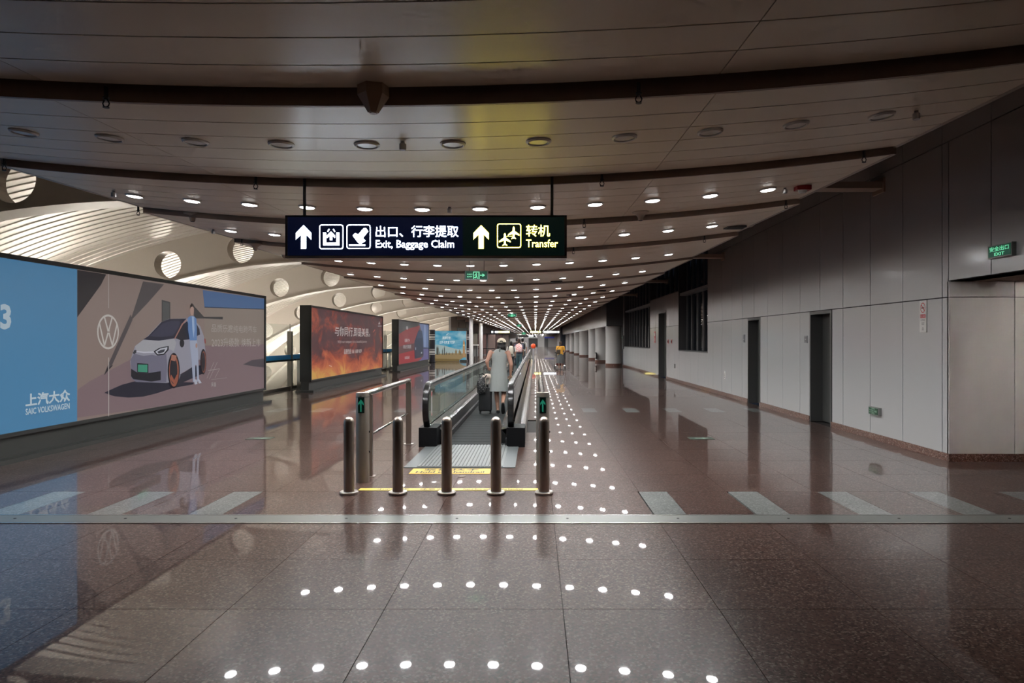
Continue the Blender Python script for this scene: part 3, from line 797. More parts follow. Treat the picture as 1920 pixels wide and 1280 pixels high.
# ---- red and blue car advertisement
y0, y1 = 33.4, 43.0
t = billboard('light box billboard with a dark blue car on red and blue stripes', y0, y1, z1=2.56)
B = Board(t, y0)
def q5(x, y): return bp(735+x/11.64, 590+y/11.64)
def Q(*pts): return [(min(max(a, y0+.06), y1-.06), min(max(b, .36), 2.53)) for a, b in [q5(*p) for p in pts]]
B.shape('picture_panel', [(y0+.06,.36),(y1-.06,.36),(y1-.06,2.53),(y0+.06,2.53)], '56474a')
B.shape('dark_field', Q((140,130),(600,190),(560,260),(330,310),(140,500)), '46484b')
B.shape('red_field', Q((140,430),(330,310),(620,235),(560,430),(500,560),(470,780),(140,850)), '87353a')
B.shape('dark_band', Q((140,700),(300,650),(490,620),(490,770),(140,860)), '5a3a3d')
B.shape('red_field', Q((140,860),(490,770),(500,960),(680,930),(560,1040),(140,1115)), '94252f')
B.shape('blue_field', Q((600,190),(805,215),(805,985),(600,1030),(690,900),(680,520),(640,340)), '64749a')
B.shape('pale_stripe', Q((700,215),(740,218),(740,990),(700,1000)), '8190b2')
B.shape('purple_field', Q((690,740),(805,730),(805,985),(620,1020),(690,900)), '5f5a88')
B.shape('dark_stripe', Q((690,705),(805,715),(805,745),(690,745)), '2f3550')
B.shape('printed_car', Q((500,560),(575,345),(660,345),(680,520),(690,860),(600,930),(500,960),(490,700)), '23283f')
B.shape('printed_car_roof', Q((570,360),(655,360),(670,500),(540,520)), '384058')
B.shape('printed_car_lamp', Q((510,710),(528,715),(525,770),(512,765)), '9aa3b4')
B.shape('printed_car_lamp', Q((625,840),(655,800),(660,845)), 'b8bcc6')
def T5(body, xa, ya, xb, yb, c, bold=0.): T2(body, xa, ya, xb, yb, c, bold, 11.64, 735, 590)
T5('全新XT4', 275, 595, 385, 515, 'b5aeb0', .01); T5('舒享出行 即刻启程', 243, 745, 418, 660, 'b5aeb0', .01); T5('CADILLAC', 278, 968, 385, 912, 'b5aeb0', .02)
B.shape('small_logo', Q((310,250),(350,255),(350,310),(330,330),(310,305)), '9a9598')

# ---- blue sky skyline advertisement, facing the viewer
t = thing('skyline_billboard', 'turquoise sky billboard with a river skyline facing down the hall', 'billboard', (-6.2, 50.0, 0))
obj('cabinet', bx(-1.14, 1.14, .02, .5, 0, 2.26), mat('skyline_cabinet', (.3,.24,.2), .5), t)
obj('foot', bx(.7, 1.2, -.1, .5, 0, .12), DGREY, t)
def skyp(name, pts, c, lv, k=1.): return flat(t, name, pts, c if not isinstance(c, str) else emc(c, k), (1,0,0), (0,0,1), (0, .02-.004*lv, 0), (0,-1,0), .002)
def sky_mat():
    m = mat('skyline_sky', (.01,.05,.06), .35, emit=(1,1,1), es=.8)
    n, l = nodes(m); g = n.new('ShaderNodeNewGeometry'); mp = n.new('ShaderNodeMapping'); mp.inputs['Scale'].default_value = (1,1,1.6); l.new(g.outputs['Position'], mp.inputs[0])
    tx = n.new('ShaderNodeTexNoise'); tx.inputs['Scale'].default_value = 1.2; tx.inputs['Detail'].default_value = 6; l.new(mp.outputs[0], tx.inputs[0])
    r = n.new('ShaderNodeValToRGB'); r.color_ramp.elements[0].position = .4; r.color_ramp.elements[0].color = (*lin('1787ad'), 1); r.color_ramp.elements[1].position = .72; r.color_ramp.elements[1].color = (*lin('a8c4c9'), 1)
    l.new(tx.outputs['Fac'], r.inputs[0]); l.new(r.outputs[0], bsdf(m).inputs['Emission Color']); return m
skyp('printed_sky', [(-1.14,.02),(1.14,.02),(1.14,2.24),(-1.14,2.24)], sky_mat(), 1)
skyp('printed_haze', [(-1.14,.5),(1.14,.5),(1.14,.85),(.3,.95),(-.4,1.15),(-1.14,1.25)], 'a9bcbc', 2)
skyp('printed_stone', [(-1.14,.1),(.65,.1),(.95,.3),(1.14,.3),(1.14,.6),(-.3,.62),(-1.14,.55)], '9a8560', 3)
skyp('printed_water', [(-1.14,.02),(.65,.02),(.65,.2),(-1.14,.22)], '7d6a44', 4)
for x, w, h, c in ((-1.0,.07,1.25,'4a4a44'),(-.92,.1,1.2,'575850'),(-.8,.05,.85,'5a5b54'),(-.6,.06,1.0,'4d5350'),(-.45,.07,1.2,'474d4c'),(-.3,.06,.8,'565650'),(-.1,.1,.72,'6d6250'),(.15,.08,.75,'7a6c54'),(.4,.14,.95,'8a7858'),(.66,.13,.92,'87744f'),(.75,.06,.85,'6d6250')):
    skyp('printed_tower', [(x-w/2,.5),(x+w/2,.5),(x+w/2,h*.8),(x+w*.2,h*.88),(x,h),(x-w*.2,h*.88),(x-w/2,h*.8)], c, 5)
skyp('printed_clock_tower', [(.9,.35),(1.06,.35),(1.06,1.35),(1.0,1.55),(.96,1.6),(.92,1.45),(.9,1.3)], 'b08a62', 6)
skyp('printed_clock', ell(.98,1.2,.055,.06,16), 'e6cf9a', 7)
text(t, 'lettering', '英国航空', emc('d9e6ea'), (-.6, .0, 1.62), (1,0,0), (0,0,1), (0,-1,0), .6, .22, .03)
text(t, 'lettering', '北京-伦敦直飞航线', emc('d9e6ea'), (-.82, .0, 1.3), (1,0,0), (0,0,1), (0,-1,0), 1.15, .22, .03)
skyp('small_logo', [(-.32,1.97),(-.15,2.08),(-.18,2.02),(-.3,1.93)], 'd9e6ea', 3)
# striped round columns beside it
NAVY = mat('navy', (.03,.03,.045), .35); WSTR = mat('white_stripe', (.7,.7,.7), .35)
for X, Y, lab in ((-7.27, 48.2, 'navy column with white hoops left of the turquoise billboard'), (-5.0, 51.2, 'navy column with white hoops right of the turquoise billboard')):
    t = thing('striped_column', lab, 'column', (X, Y, 0), 'navy and white hooped columns')
    b = new(); lathe(b, [(.2,.02),(.2,2.3)], 20); obj('shaft', b, NAVY, t, smooth=True)
    for z, h in ((.55,.05),(.66,.16),(.9,.05),(1.6,.05),(1.7,.16),(1.93,.05)):
        b = new(); lathe(b, [(.203,z),(.203,z+h)], 20); obj('hoop', b, WSTR, t, smooth=True)
    b = new(); lathe(b, [(.25,0),(.25,.03)], 20); obj('base', b, BLACK, t)
# slim white columns, counter, screens on the left
for X, Y, h, r, lab in ((-3.87, 41.2, 2.95, .12, 'slim white column rising left of the walkway, the nearer one'), (-4.45, 56., 2.95, .15, 'slim grey-white column behind the dark counter')):
    t = thing('slim_column', lab, 'column', (X, Y, 0), 'slim columns left of the walkway')
    b = new(); lathe(b, [(r,.06),(r,h)], 20); obj('shaft', b, WHITE, t, smooth=True)
    b = new(); lathe(b, [(r*1.4,0),(r*1.4,.06)], 20); obj('base', b, STEEL, t)
t = thing('hanging_screen', 'dark flat hanging screen above the turquoise billboard', 'screen', (-6.2, 58., 0))
obj('case', bx(-.45, .45, 0, .14, 2.25, 2.62), BLACK, t); obj('glass', bx(-.42, .42, -.005, 0, 2.3, 2.58), mat('screen_glass', (.12,.14,.16), .2), t)
for s in (-.3, .3): obj('rod', bx(s-.012, s+.012, .06, .085, 2.62, 3.1), DGREY, t)
t = thing('service_counter', 'dark service counter with a white top beside the slim columns', 'counter', (-4.85, 52.5, 0))
obj('body', bx(-.3, -.18, 0, .7, 0, 1.15), BLACKM, t); obj('top', bx(-.32, .45, -.05, .75, 1.15, 1.25), WHITE, t); obj('side_frame', bx(.3, .36, 0, .06, 0, 1.15), DGREY, t); obj('back_panel', bx(-.18, .4, .6, .66, .3, 1.15), GREYP, t)
t = thing('screen_panel', 'olive-grey panel standing behind the dark service counter', 'panel', (-4.75, 53.6, 0))
obj('panel', bx(-.22, .22, 0, .06, 1.2, 2.1), mat('olive_panel', (.14,.13,.11), .5), t); obj('post', bx(-.03, .03, .0, .06, 0, 1.2), DGREY, t)
for k, (X, c) in enumerate(((-5.6, (.26,.16,.15)), (-4.9, (.3,.22,.2)), (-4.4, (.2,.12,.12)), (-3.8, (.25,.22,.2)))):
    t = thing('poster_panel', '%s dull pink poster panel in the far row left of the walkway' % ORD[k], 'panel', (X, 72+5*k, 0), 'far poster panels')
    obj('board', bx(-.42, .42, 0, .1, .1, 2.2), mat('poster_%d' % k, c, .5), t)
    for s in (-1, 1): obj('frame_post', bx(s*.45-.03, s*.45+.03, 0, .1, 0, 2.3), BLACK, t)
t = thing('barrier_rail', 'low dark barrier rail in front of the far poster panels', 'barrier', (-5.2, 66, 0))
obj('top_rail', bx(-.9, 1.3, 0, .05, .72, .78), BLACK, t)
for x in (-.88, .2, 1.24): obj('post', bx(x-.02, x+.02, 0, .05, 0, .72), BLACK, t)
t = thing('notice_stand', 'white and red notice stand at the far end of the walkway', 'notice', (-2.2, 70, 0))
obj('white_panel', bx(-.35, .35, 0, .05, 1.25, 1.75), emc('b9b4b2', .7), t); obj('red_panel', bx(-.35, .35, 0, .05, .7, 1.25), mat('notice_red', (.4,.05,.05), .5), t); obj('post', bx(-.03, .03, 0, .05, 0, .7), DGREY, t)
# far end
b = new(); box(b, -8.1, 5.5, 165, 165.3, 0, 5.4)
fw = struct('wall_far', b, mat('far_wall', (.42,.42,.42), .5), 'pale wall closing the far end of the hall')
for x0, x1, c in ((-1.6, .6, DGREY), (2.2, 3.1, DOORF)): obj('opening', bx(x0, x1, 164.95, 165, 0, 2.1), c, fw)
struct('wall_left_far', bx(-8.1, -7.9, 64, 165, 0, 5.4), mat('left_far_wall', (.32,.31,.3), .5), 'grey wall on the left far down the hall')
# ================================================================ HANGING DIRECTION SIGN
SY = 5.95
t = thing('direction_sign', 'large dark hanging sign with lit white and yellow lettering, Exit, Baggage Claim and Transfer', 'sign', (-.95, SY, 2.286))
K = 2.43/1775
def sg(cx, cy): return ((cx-962)*K, (335-cy)*K)
obj('case', bx(-1.215, 1.215, .0, .16, 0, .342), mat('sign_case', (.03,.032,.035), .35, .3), t)
obj('bottom_rail', bx(-1.225, 1.225, -.012, .172, -.022, 0), mat('sign_rail', (.3,.29,.27), .35, .5), t)
obj('top_rail', bx(-1.225, 1.225, -.012, .172, .342, .352), BLACK, t)
for s in (-1, 1): obj('end_cap', bx(s*1.215-.01, s*1.215+.01, -.012, .172, 0, .342), mat('sign_cap', (.06,.06,.065), .3, .3), t)
NAVYS = mat('sign_navy', (.004,.007,.03), .25, emit=(.004,.008,.036), es=.3)
GRNS = mat('sign_black_green', (.004,.012,.012), .25, emit=(.004,.013,.012), es=.3)
NAVYS.cycles.emission_sampling = GRNS.cycles.emission_sampling = 'NONE'
obj('navy_face', bx(-1.205, sg(1195,0)[0], -.006, 0, .004, .338), NAVYS, t)
obj('dark_face', bx(sg(1195,0)[0], 1.205, -.006, 0, .004, .338), GRNS, t)
def sflat(name, pts, m, lv=1): return flat(t, name, [sg(*p) for p in pts], m, (1,0,0), (0,0,1), (0,-.006-.0012*lv,0), (0,-1,0), .0008)
def sline(name, p, q, w, m, lv=1):
    dx, dy = q[0]-p[0], q[1]-p[1]; l = math.hypot(dx, dy); nx, ny = -dy/l*w/2, dx/l*w/2
    return sflat(name, [(p[0]+nx,p[1]+ny),(q[0]+nx,q[1]+ny),(q[0]-nx,q[1]-ny),(p[0]-nx,p[1]-ny)], m, lv)
def rrect(x0, y0, x1, y1, r, n=6):
    pts = []
    for cx, cy, a in ((x1-r,y0+r,-PI/2),(x1-r,y1-r,0),(x0+r,y1-r,PI/2),(x0+r,y0+r,PI)):
        for k in range(n+1): pts.append((cx+math.cos(a+PI/2*k/n)*r, cy+math.sin(a+PI/2*k/n)*r))
    return pts
def sframe(x0, y0, x1, y1, w, m):
    A, Bp = rrect(x0,y0,x1,y1,14), rrect(x0+w,y0+w,x1-w,y1-w,10)
    bm = new(); n = len(A); yy = -.0075
    va = [bm.verts.new((sg(*p)[0], yy, sg(*p)[1])) for p in A]; vb = [bm.verts.new((sg(*p)[0], yy, sg(*p)[1])) for p in Bp]
    for j in range(n): bm.faces.new((va[j], va[(j+1)%n], vb[(j+1)%n], vb[j]))
    me = bpy.data.meshes.new('icon_frame'); bm.to_mesh(me); bm.free(); obj('icon_frame', me, m, t)
def arrow(cx, m):
    sflat('arrow', [(cx,140),(cx+49,190),(cx+49,232),(cx+16,200),(cx+16,290),(cx-16,290),(cx-16,200),(cx-49,232),(cx-49,190)], m)
arrow(183, LETW); arrow(1312, LETY)
sframe(283,137,436,292,5,LETW); sframe(457,137,609,290,5,LETW); sframe(1414,130,1566,285,5,LETY)
# exit pictogram: open tray with an arrow
sflat('pictogram', [(307,188),(327,188),(327,250),(391,250),(391,188),(411,188),(411,268),(307,268)], LETW)
sflat('pictogram', [(357,180),(383,205),(383,222),(365,208),(365,236),(350,236),(350,208),(332,222),(332,205)], LETW)
sline('pictogram', (336,182), (346,165), 7, LETW); sline('pictogram', (382,182), (372,165), 7, LETW)
# baggage pictogram: suitcase tipping onto a belt
sflat('pictogram', [(495,205),(512,190),(530,200),(565,160),(580,158),(594,180),(560,222),(578,240),(545,260),(530,252)], LETW)
sline('pictogram', (472,267), (575,267), 9, LETW)
# transfer pictogram: two aircraft
def plane(cx, cy, s):
    P = [(0,-42),(6,-34),(7,-12),(38,12),(38,20),(7,8),(5,28),(16,38),(16,42),(0,38),(-16,42),(-16,38),(-5,28),(-7,8),(-38,20),(-38,12),(-7,-12),(-6,-34)]
    sflat('pictogram', [(cx+a*s, cy+b*s) for a, b in P], LETY)
plane(1519, 188, .96); plane(1463, 230, .96)
for k in range(4): sline('pictogram', (1474+10*k, 211), (1479+10*k, 211), 4, LETY)
def stext(body, xa, xb, ya, yb, m, bold):
    a, z0 = sg(xa, yb); b, z1 = sg(xb, ya)
    text(t, 'lettering', body, m, (a, -.0075, z0), (1,0,0), (0,0,1), (0,-1,0), b-a, z1-z0, bold)
stext('出口、', 642, 816, 145, 216, LETW, .004); stext('行李提取', 868, 1168, 142, 216, LETW, .004)
stext('Exit, Baggage Claim', 642, 1140, 235, 298, LETW, .004)
stext('转机', 1598, 1750, 138, 213, LETY, .004); stext('Transfer', 1598, 1800, 232, 280, LETY, .004)
for x in ((571-1003.5)/F*6.03, (1035-1003.5)/F*6.03):
    b = new(); cyl(b, (x+.95, .08, .35), (x+.95, .08, zc(x, 6.0)-2.286+.02), .013, n=10); obj('hanger_rod', b, DGREY, t)

# ---- green emergency exit signs
def exit_sign(label, loc, w, h, side=False, wires=True, words=False, arrow_dir=1, LETG=LETG, GRNBG=GRNBG):
    t = thing('exit_sign', label, 'exit sign', loc, 'green exit signs')
    if side: t.rotation_euler = (0,0,-PI/2)
    obj('case', bx(-w/2, w/2, 0, .05, 0, h), mat('exit_case', (.3,.31,.3), .35, .4), t)
    obj('face', bx(-w/2+.015, w/2-.015, -.004, 0, .014, h-.012), GRNBG, t)
    def fl(name, pts, lv=1): return flat(t, name, [(a*w, b*h) for a, b in pts], LETG, (1,0,0), (0,0,1), (0,-.004-.001*lv,0), (0,-1,0), .0008)
    if words:
        text(t, 'lettering', '安全出口', LETG, (-.4*w, -.004, .5*h), (1,0,0), (0,0,1), (0,-1,0), .8*w, .36*h, .015)
        text(t, 'lettering', 'EXIT', LETG, (-.2*w, -.004, .15*h), (1,0,0), (0,0,1), (0,-1,0), .42*w, .24*h, .015)
    else:
        s = arrow_dir
        for a in ([(-.13,.1),(-.1,.1),(-.1,.88),(-.13,.88)], [(.1,.1),(.14,.1),(.14,.88),(.1,.88)], [(-.1,.8),(.1,.8),(.1,.88),(-.1,.88)]): fl('door_pictogram', a)
        fl('running_figure', ell(.0, .7, .022, .05, 12)); fl('running_figure', [(-.03,.62),(.03,.62),(.02,.42),(.07,.15),(.045,.12),(-.005,.36),(-.04,.24),(-.09,.26),(-.09,.2),(-.03,.18),(.0,.4),(-.03,.52),(-.07,.45),(-.08,.5)])
        fl('arrow', [(.16*s,.46),(.27*s,.46),(.25*s,.34),(.29*s,.34),(.37*s,.5),(.29*s,.66),(.25*s,.66),(.27*s,.54),(.16*s,.54)] if s > 0 else [(.16*s,.54),(.27*s,.54),(.25*s,.66),(.29*s,.66),(.37*s,.5),(.29*s,.34),(.25*s,.34),(.27*s,.46),(.16*s,.46)])
        text(t, 'lettering', '安全出口', LETG, (-.38*s*w if s > 0 else .16*w, -.004, .52*h), (1,0,0), (0,0,1), (0,-1,0), .22*w, .16*h, .02)
        text(t, 'lettering', 'EXIT', LETG, (-.38*s*w if s > 0 else .16*w, -.004, .28*h), (1,0,0), (0,0,1), (0,-1,0), .22*w, .14*h, .02)
    if wires:
        for s in (-.3*w, .33*w):
            b = new(); cyl(b, (s,.025,h), (s,.025, zc(loc[0], loc[1])-loc[2]), .004, n=6); obj('wire', b, DGREY, t)
    return t
exit_sign('green hanging exit sign with running man just below the large direction sign', (-.95, 11., 2.525), .38, .15)
exit_sign('green hanging exit sign in mid-hall, second down the walkway', (-.97, 28.6, 2.52), .38, .16)
exit_sign('small green hanging exit sign far down the hall, third down the walkway', (-1.14, 48, 2.5), .38, .18)
exit_sign('tiny green hanging exit sign furthest down the hall', (-1.5, 90, 2.3), .6, .35)
exit_sign('green lettered exit sign mounted on the right wall above the recess', (XW-.05, 7.72, 2.49), .4, .15, True, False, True)
exit_sign('small green exit plate low on the right wall above the skirting', (XW-.05, 10.6, .39), .31, .125, True, False, LETG=PHOTO, GRNBG=PGREEN)
# ---- far hanging direction signs
def far_sign(label, X, Y, w, z, parts):
    t = thing('direction_sign', label, 'sign', (X, Y, z), 'far hanging signs')
    obj('case', bx(-w/2, w/2, 0, .15, 0, .36), mat('sign_case', (.03,.032,.035), .35), t)
    for a, b, m in parts: obj('lit_lettering', bx(a*w, b*w, -.01, 0, .07, .3), m, t)
    for s in (-.4, .4): obj('hanger_rod', bx(s*w-.012, s*w+.012, .06, .08, .36, .75), DGREY, t)
FW = mat('far_white', (.8,.8,.8), .4, emit=(.85,.92,1.), es=3.)
far_sign('far lit yellow and white hanging sign left of the hall axis', -4.35, 86, 2.6, 2.43, ((-.45,-.36,FW),(-.28,-.12,FW),(-.1,.42,LETYW)))
far_sign('far lit yellow hanging sign on the hall axis', .05, 86, 1.7, 2.43, ((-.4,.2,LETYW),(.25,.4,LETYW)))
far_sign('far lit white and blue hanging sign right of the hall axis', 2.05, 86, 2.2, 2.43, ((-.45,.3,FW),(.34,.44,FW)))
far_sign('dark navy hanging sign furthest down the hall', -1.5, 128, 3.0, 2.2, ((.1,.38,FW),))
t = thing('far_blue_sign', 'small dark blue hanging sign near the far end on the right', 'sign', (2.9, 140, 2.0)); obj('case', bx(-1.0, 1.0, 0, .1, 0, .3), mat('far_blue', (.02,.03,.2), .4, emit=(.02,.03,.2), es=.5), t); obj('hanger_rod', bx(-.02, .02, .03, .06, .3, 1.22), DGREY, t)

# ================================================================ BOLLARDS AND ENTRY RAILS
def bollard_meshes():
    b = new(); prof = [(.053,.025),(.053,.72)] + [(.053*math.cos(a), .72+.06*math.sin(a)) for a in [PI/2*k/8 for k in range(1, 8)]] + [(.002,.781)]
    lathe(b, prof, 32); s = to_mesh(b, 'tube', True); s.materials.append(STEELB)
    b = new(); lathe(b, [(.09,0),(.094,.006),(.094,.022),(.088,.028),(.05,.028)], 32); f = to_mesh(b, 'flange', True); f.materials.append(STEEL)
    b = new(); lathe(b, [(.0545,.712),(.0545,.718)], 32); r = to_mesh(b, 'groove_ring', True); r.materials.append(DGREY)
    return s, f, r
bs, bf, br_ = bollard_meshes()
for k, (X, w) in enumerate(((-1.883,'leftmost'),(-1.388,'second from the left'),(-.895,'middle'),(-.397,'fourth from the left'),(.089,'rightmost'))):
    t = thing('bollard', '%s of the five brushed steel bollards before the walkway' % w, 'bollard', (X, 6.9, 0), 'steel bollards')
    obj('tube', bs, None, t); obj('flange', bf, None, t)
GRN = mat('arrow_panel', (.004,.02,.014), .25); GARW = mat('green_arrow', (.02,.25,.16), .4, emit=(.01,.2,.12), es=.35)
for X, lab in ((-1.893, 'steel entry post and handrail with green arrow left of the walkway'), (.082, 'steel entry post and handrail with green arrow right of the walkway')):
    t = thing('entry_rail', lab, 'handrail', (X, 7.49, 0), 'walkway entry rails')
    b = new(); lathe(b, [(.072,0),(.072,.965),(.068,.98),(.01,.98)], 28); p = obj('sensor_post', b, mat('post_steel', (.4,.35,.3), .36, .85), t, smooth=True)
    b = new(); lathe(b, [(.0735,.93),(.0735,.936)], 28); obj('cap_ring', b, DGREY, p)
    # curved display with an upright arrow
    b = new()
    def cp(a, z, r): return Vector((math.sin(a)*r, -math.cos(a)*r, z))
    rs = [[cp(a, z, r) for a, z, r in ((a_, .76, .0735), (a_, .93, .0735), (a_, .93, .071), (a_, .76, .071))] for a_ in [-.5+.1*k for k in range(11)]]
    rings(b, rs); d = obj('display', b, GRN, p)
    b = new(); prism(b, [(-.008,-.0755,.775),(.008,-.0755,.775),(.008,-.0755,.87),(.028,-.0745,.845),(.028,-.0745,.87),(0,-.0757,.91),(-.028,-.0745,.87),(-.028,-.0745,.845),(-.008,-.0755,.87)], (0,-.001,0)); obj('arrow', b, GARW, d)
    for z in (.55, .33):
        b = new(); cyl(b, (.07,0,z), (.082,0,z), .011, n=10); obj('sensor_eye', b, BLACK, p)
    b = new(); tube(b, [(0,.0,.95),(0,.3,.952),(0,2.6,.955),(0,2.76,.955),(0,2.79,.955)], [.033,.033,.033,.033,.022], 14); obj('top_rail', b, CHROME, t, smooth=True)
    b = new(); tube(b, [(0,.3,.47),(0,2.72,.47)], .017, 10); obj('middle_rail', b, CHROME, t, smooth=True)
    for y in (.3, 2.72):
        l = obj('leg', bx(-.038, .038, y-.022, y+.022, .008, .93), STEELB, t); obj('foot_plate', bx(-.07, .07, y-.06, y+.06, 0, .008), STEEL, l)

# ================================================================ MOVING WALKWAY
WY0, WY1 = 9.92, 48.0
BOXB = mat('box_black', (.006,.006,.007), .5, spec=.12)
t = thing('moving_walkway', 'long moving walkway with glass balustrades and black handrails', 'walkway', (0, 0, 0))
obj('comb_plate', bx(-1.6, -.243, 8.3, 10.06, 0, .008), COMB, t)
bm = new(); x = -1.44
while x < -.42: box(bm, x, x+.034, 8.34, 10.06, .009, .015); x += .046
obj('comb_bed', bx(-1.45, -.42, 8.335, 10.06, .008, .0092), mat('comb_dark', (.06,.065,.065), .5, .3), t)
stuff(obj('comb_ribs', bm, mat('comb_rib', (.2,.215,.215), .4, .6), t))
obj('comb_plate', bx(-1.6, -.243, WY1-.1, WY1+1.6, 0, .008), COMB, t)
pm = to_mesh(bx(-1.36, -.43, .007, .293, .002, .014), 'pallet'); pm.materials.append(PALLET)
add_bump(PALLET, 90., .5, .003, (1,0.01,1), 0)
obj('belt_bed', bx(-1.36, -.43, 10.06, 47.9, 0, .002), BLACKM, t)
for k in range(126): 
    o = bpy.data.objects.new('pallet', pm); COL.objects.link(o); o.parent = t; o.location = (0, 10.06+.3*k, 0)
def path(y0, y1, zt=.905, zb=.24, r=.33):
    # handrail loop: up and round the near newel, along the top, round the far newel
    pts = []; zm = zt-r
    pts.append((y0+.20, zb))
    for k in range(15):
        a = math.radians(225 - (225-90)*k/14); pts.append((y0+r+math.cos(a)*r, zm+math.sin(a)*r))
    n = 24
    for k in range(1, n): pts.append((y0+r+(y1-y0-2*r)*k/n, zt))
    for k in range(15):
        a = math.radians(90 - 135*k/14); pts.append((y1-r+math.cos(a)*r, zm+math.sin(a)*r))
    pts.append((y1-.20, zb))
    return pts
for side, (gx, ox, ix, wx) in (('left', (-1.592, -1.693, -1.43, -1.33)), ('right', (-.357, -.151, -.415, -.45))):
    s = 1 if side == 'left' else -1       # +1: the belt lies on the +x side
    bal = obj('base_box', bx(min(ox,ix), max(ox,ix), WY0, WY0+.5, 0, .279), BOXB, t)
    obj('base_box', bx(min(ox,ix), max(ox,ix), WY1-.5, WY1, 0, .279), BOXB, t)
    pts = [(gx, y, z) for y, z in path(WY0-.02, WY1+.02)]
    b = new(); sweep(b, pts, [(-.045,-.016),(-.045,.012),(-.034,.024),(.034,.024),(.045,.012),(.045,-.016)], (1,0,0)); hr = obj('handrail', b, RUBBER, t, smooth=True)
    b = new(); sweep(b, [(gx+s*.0, y, z) for y, z in path(WY0+.02, WY1-.02, .872, .26, .30)], [(-.03,-.03),(-.03,.012),(.03,.012),(.03,-.03)], (1,0,0)); obj('handrail_guide', b, STEEL, t, smooth=True)
    # glass panels
    n = 22; L = (WY1-WY0-.7)/n
    for k in range(n):
        y0 = WY0+.35+L*k
        obj('glass_panel', bx(gx-.006, gx+.006, y0+.006, y0+L-.006, .27, .845), GLASS, t)
    b = new(); ptsn = []
    for yc, sg_ in ((WY0+.36, -1), (WY1-.36, 1)):
        P = [(yc, .27)] + [(yc+sg_*math.sin(math.radians(a))*.28, .575-math.cos(math.radians(a))*.28) for a in range(35, 181, 12)] + [(yc, .855)]
        prism(b, [(gx-.006, y, z) for y, z in P], (.012,0,0))
    obj('newel_glass', b, GLASS, t)
    # decks: outer steel deck and wall, inner sloped deck, skirt with a bright trim line
    lo, hi = (ox, gx-.03) if side == 'left' else (gx+.03, ox)
    obj('outer_deck', bx(lo, hi, WY0+.35, WY1-.35, .245, .268), DECK, t)
    obj('outer_panel', bx(ox-.008, ox+.008, WY0+.5, WY1-.5, 0, .245) if side == 'left' else bx(ox-.012, ox+.004, WY0+.5, WY1-.5, 0, .245), STEEL, t)
    b = new(); prism(b, [(gx+s*.012, WY0+.3, .285), (gx+s*.17, WY0+.3, .235), (gx+s*.17, WY0+.3, .215), (gx+s*.012, WY0+.3, .245)], (0, WY1-WY0-.6, 0)); obj('inner_deck', b, DECK, t)
    a_, b_ = sorted((gx+s*.165, wx)); 
    b = new(); prism(b, [(gx+s*.165, WY0+.3, .235), (wx-s*.03, WY0+.3, .12), (wx-s*.03, WY0+.3, .0), (gx+s*.165, WY0+.3, .0)], (0, WY1-WY0-.6, 0)); obj('skirt_cover', b, BLACK, t)
    b = new(); a_, b_ = sorted((wx-s*.032, wx-s*.022)); box(b, a_, b_, WY0+.3, WY1-.3, .1, .122); obj('trim_line', b, CHROME, t)
    b = new(); a_, b_ = sorted((wx-s*.03, wx-s*.01)); box(b, a_, b_, WY0+.1, WY1-.1, .0, .1); obj('skirt', b, BLACKM, t)
    if side == 'left':
        fl = obj('warning_sticker', bx(gx+.0065, gx+.0075, 10.42, 10.5, .4, .78), mat('sticker_white', (.6,.6,.6), .4, alpha=1), t)
        b = new(); cyl(b, (gx+.0076,10.46,.73), (gx+.0085,10.46,.73), .04, n=18); obj('red_symbol', b, mat('sticker_red', (.6,.03,.05), .4), fl)
        obj('red_symbol', bx(gx+.0076, gx+.0085, 10.445, 10.475, .4, .43), mat('sticker_red', (.6,.03,.05), .4), fl)
    else:
        obj('yellow_edge', bx(gx+.04, ox-.01, WY0+.35, WY0+.38, .268, .275), YELL, t)
# red globe on a post at the far end
tt = thing('red_beacon', 'orange-red globe on a grey post at the far end of the walkway', 'beacon', (-.14, 51, 0))
b = new(); lathe(b, [(.07,.0),(.07,.95)], 16); obj('post', b, GREYP, tt, smooth=True)
b = new(); lathe(b, [(.02,.95)] + [(.19*math.cos(a), 1.13+.19*math.sin(a)) for a in [-PI/2+.3+ (PI-.35)*k/12 for k in range(13)]], 20); obj('globe', b, mat('orange_globe', (.6,.07,.02), .35, emit=(.6,.07,.02), es=.3), tt, smooth=True)

# ================================================================ CEILING FITTINGS
def ceil_at(px, py, zoff=0.):
    # point on the canopy underside seen at a photo pixel
    y = 3.0
    for _ in range(60):
        x = (px-VPX)/F*y; z = zc(x, y); y += .5*((z-CH)*F/max(1., VPY-py)-y)
    return x, y, z
def sprinkler(label, x, y, z):
    t = thing('sprinkler', label, 'sprinkler', (x, y, z), 'ceiling sprinklers')
    b = new(); cyl(b, (0,0,.06), (0,0,-.045), .016, n=10); cyl(b, (0,0,-.02), (0,0,-.032), .026, n=6); obj('stem', b, DGREY, t, smooth=False)
    b = new()
    for s in (-1, 1): tube(b, [(s*.012,0,-.045),(s*.026,0,-.07),(s*.02,0,-.09),(0,0,-.1)], .005, 6)
    obj('yoke', b, BLACK, t); b = new(); cyl(b, (0,0,-.1), (0,0,-.106), .024, n=12); obj('deflector', b, DGREY, t)
    return t
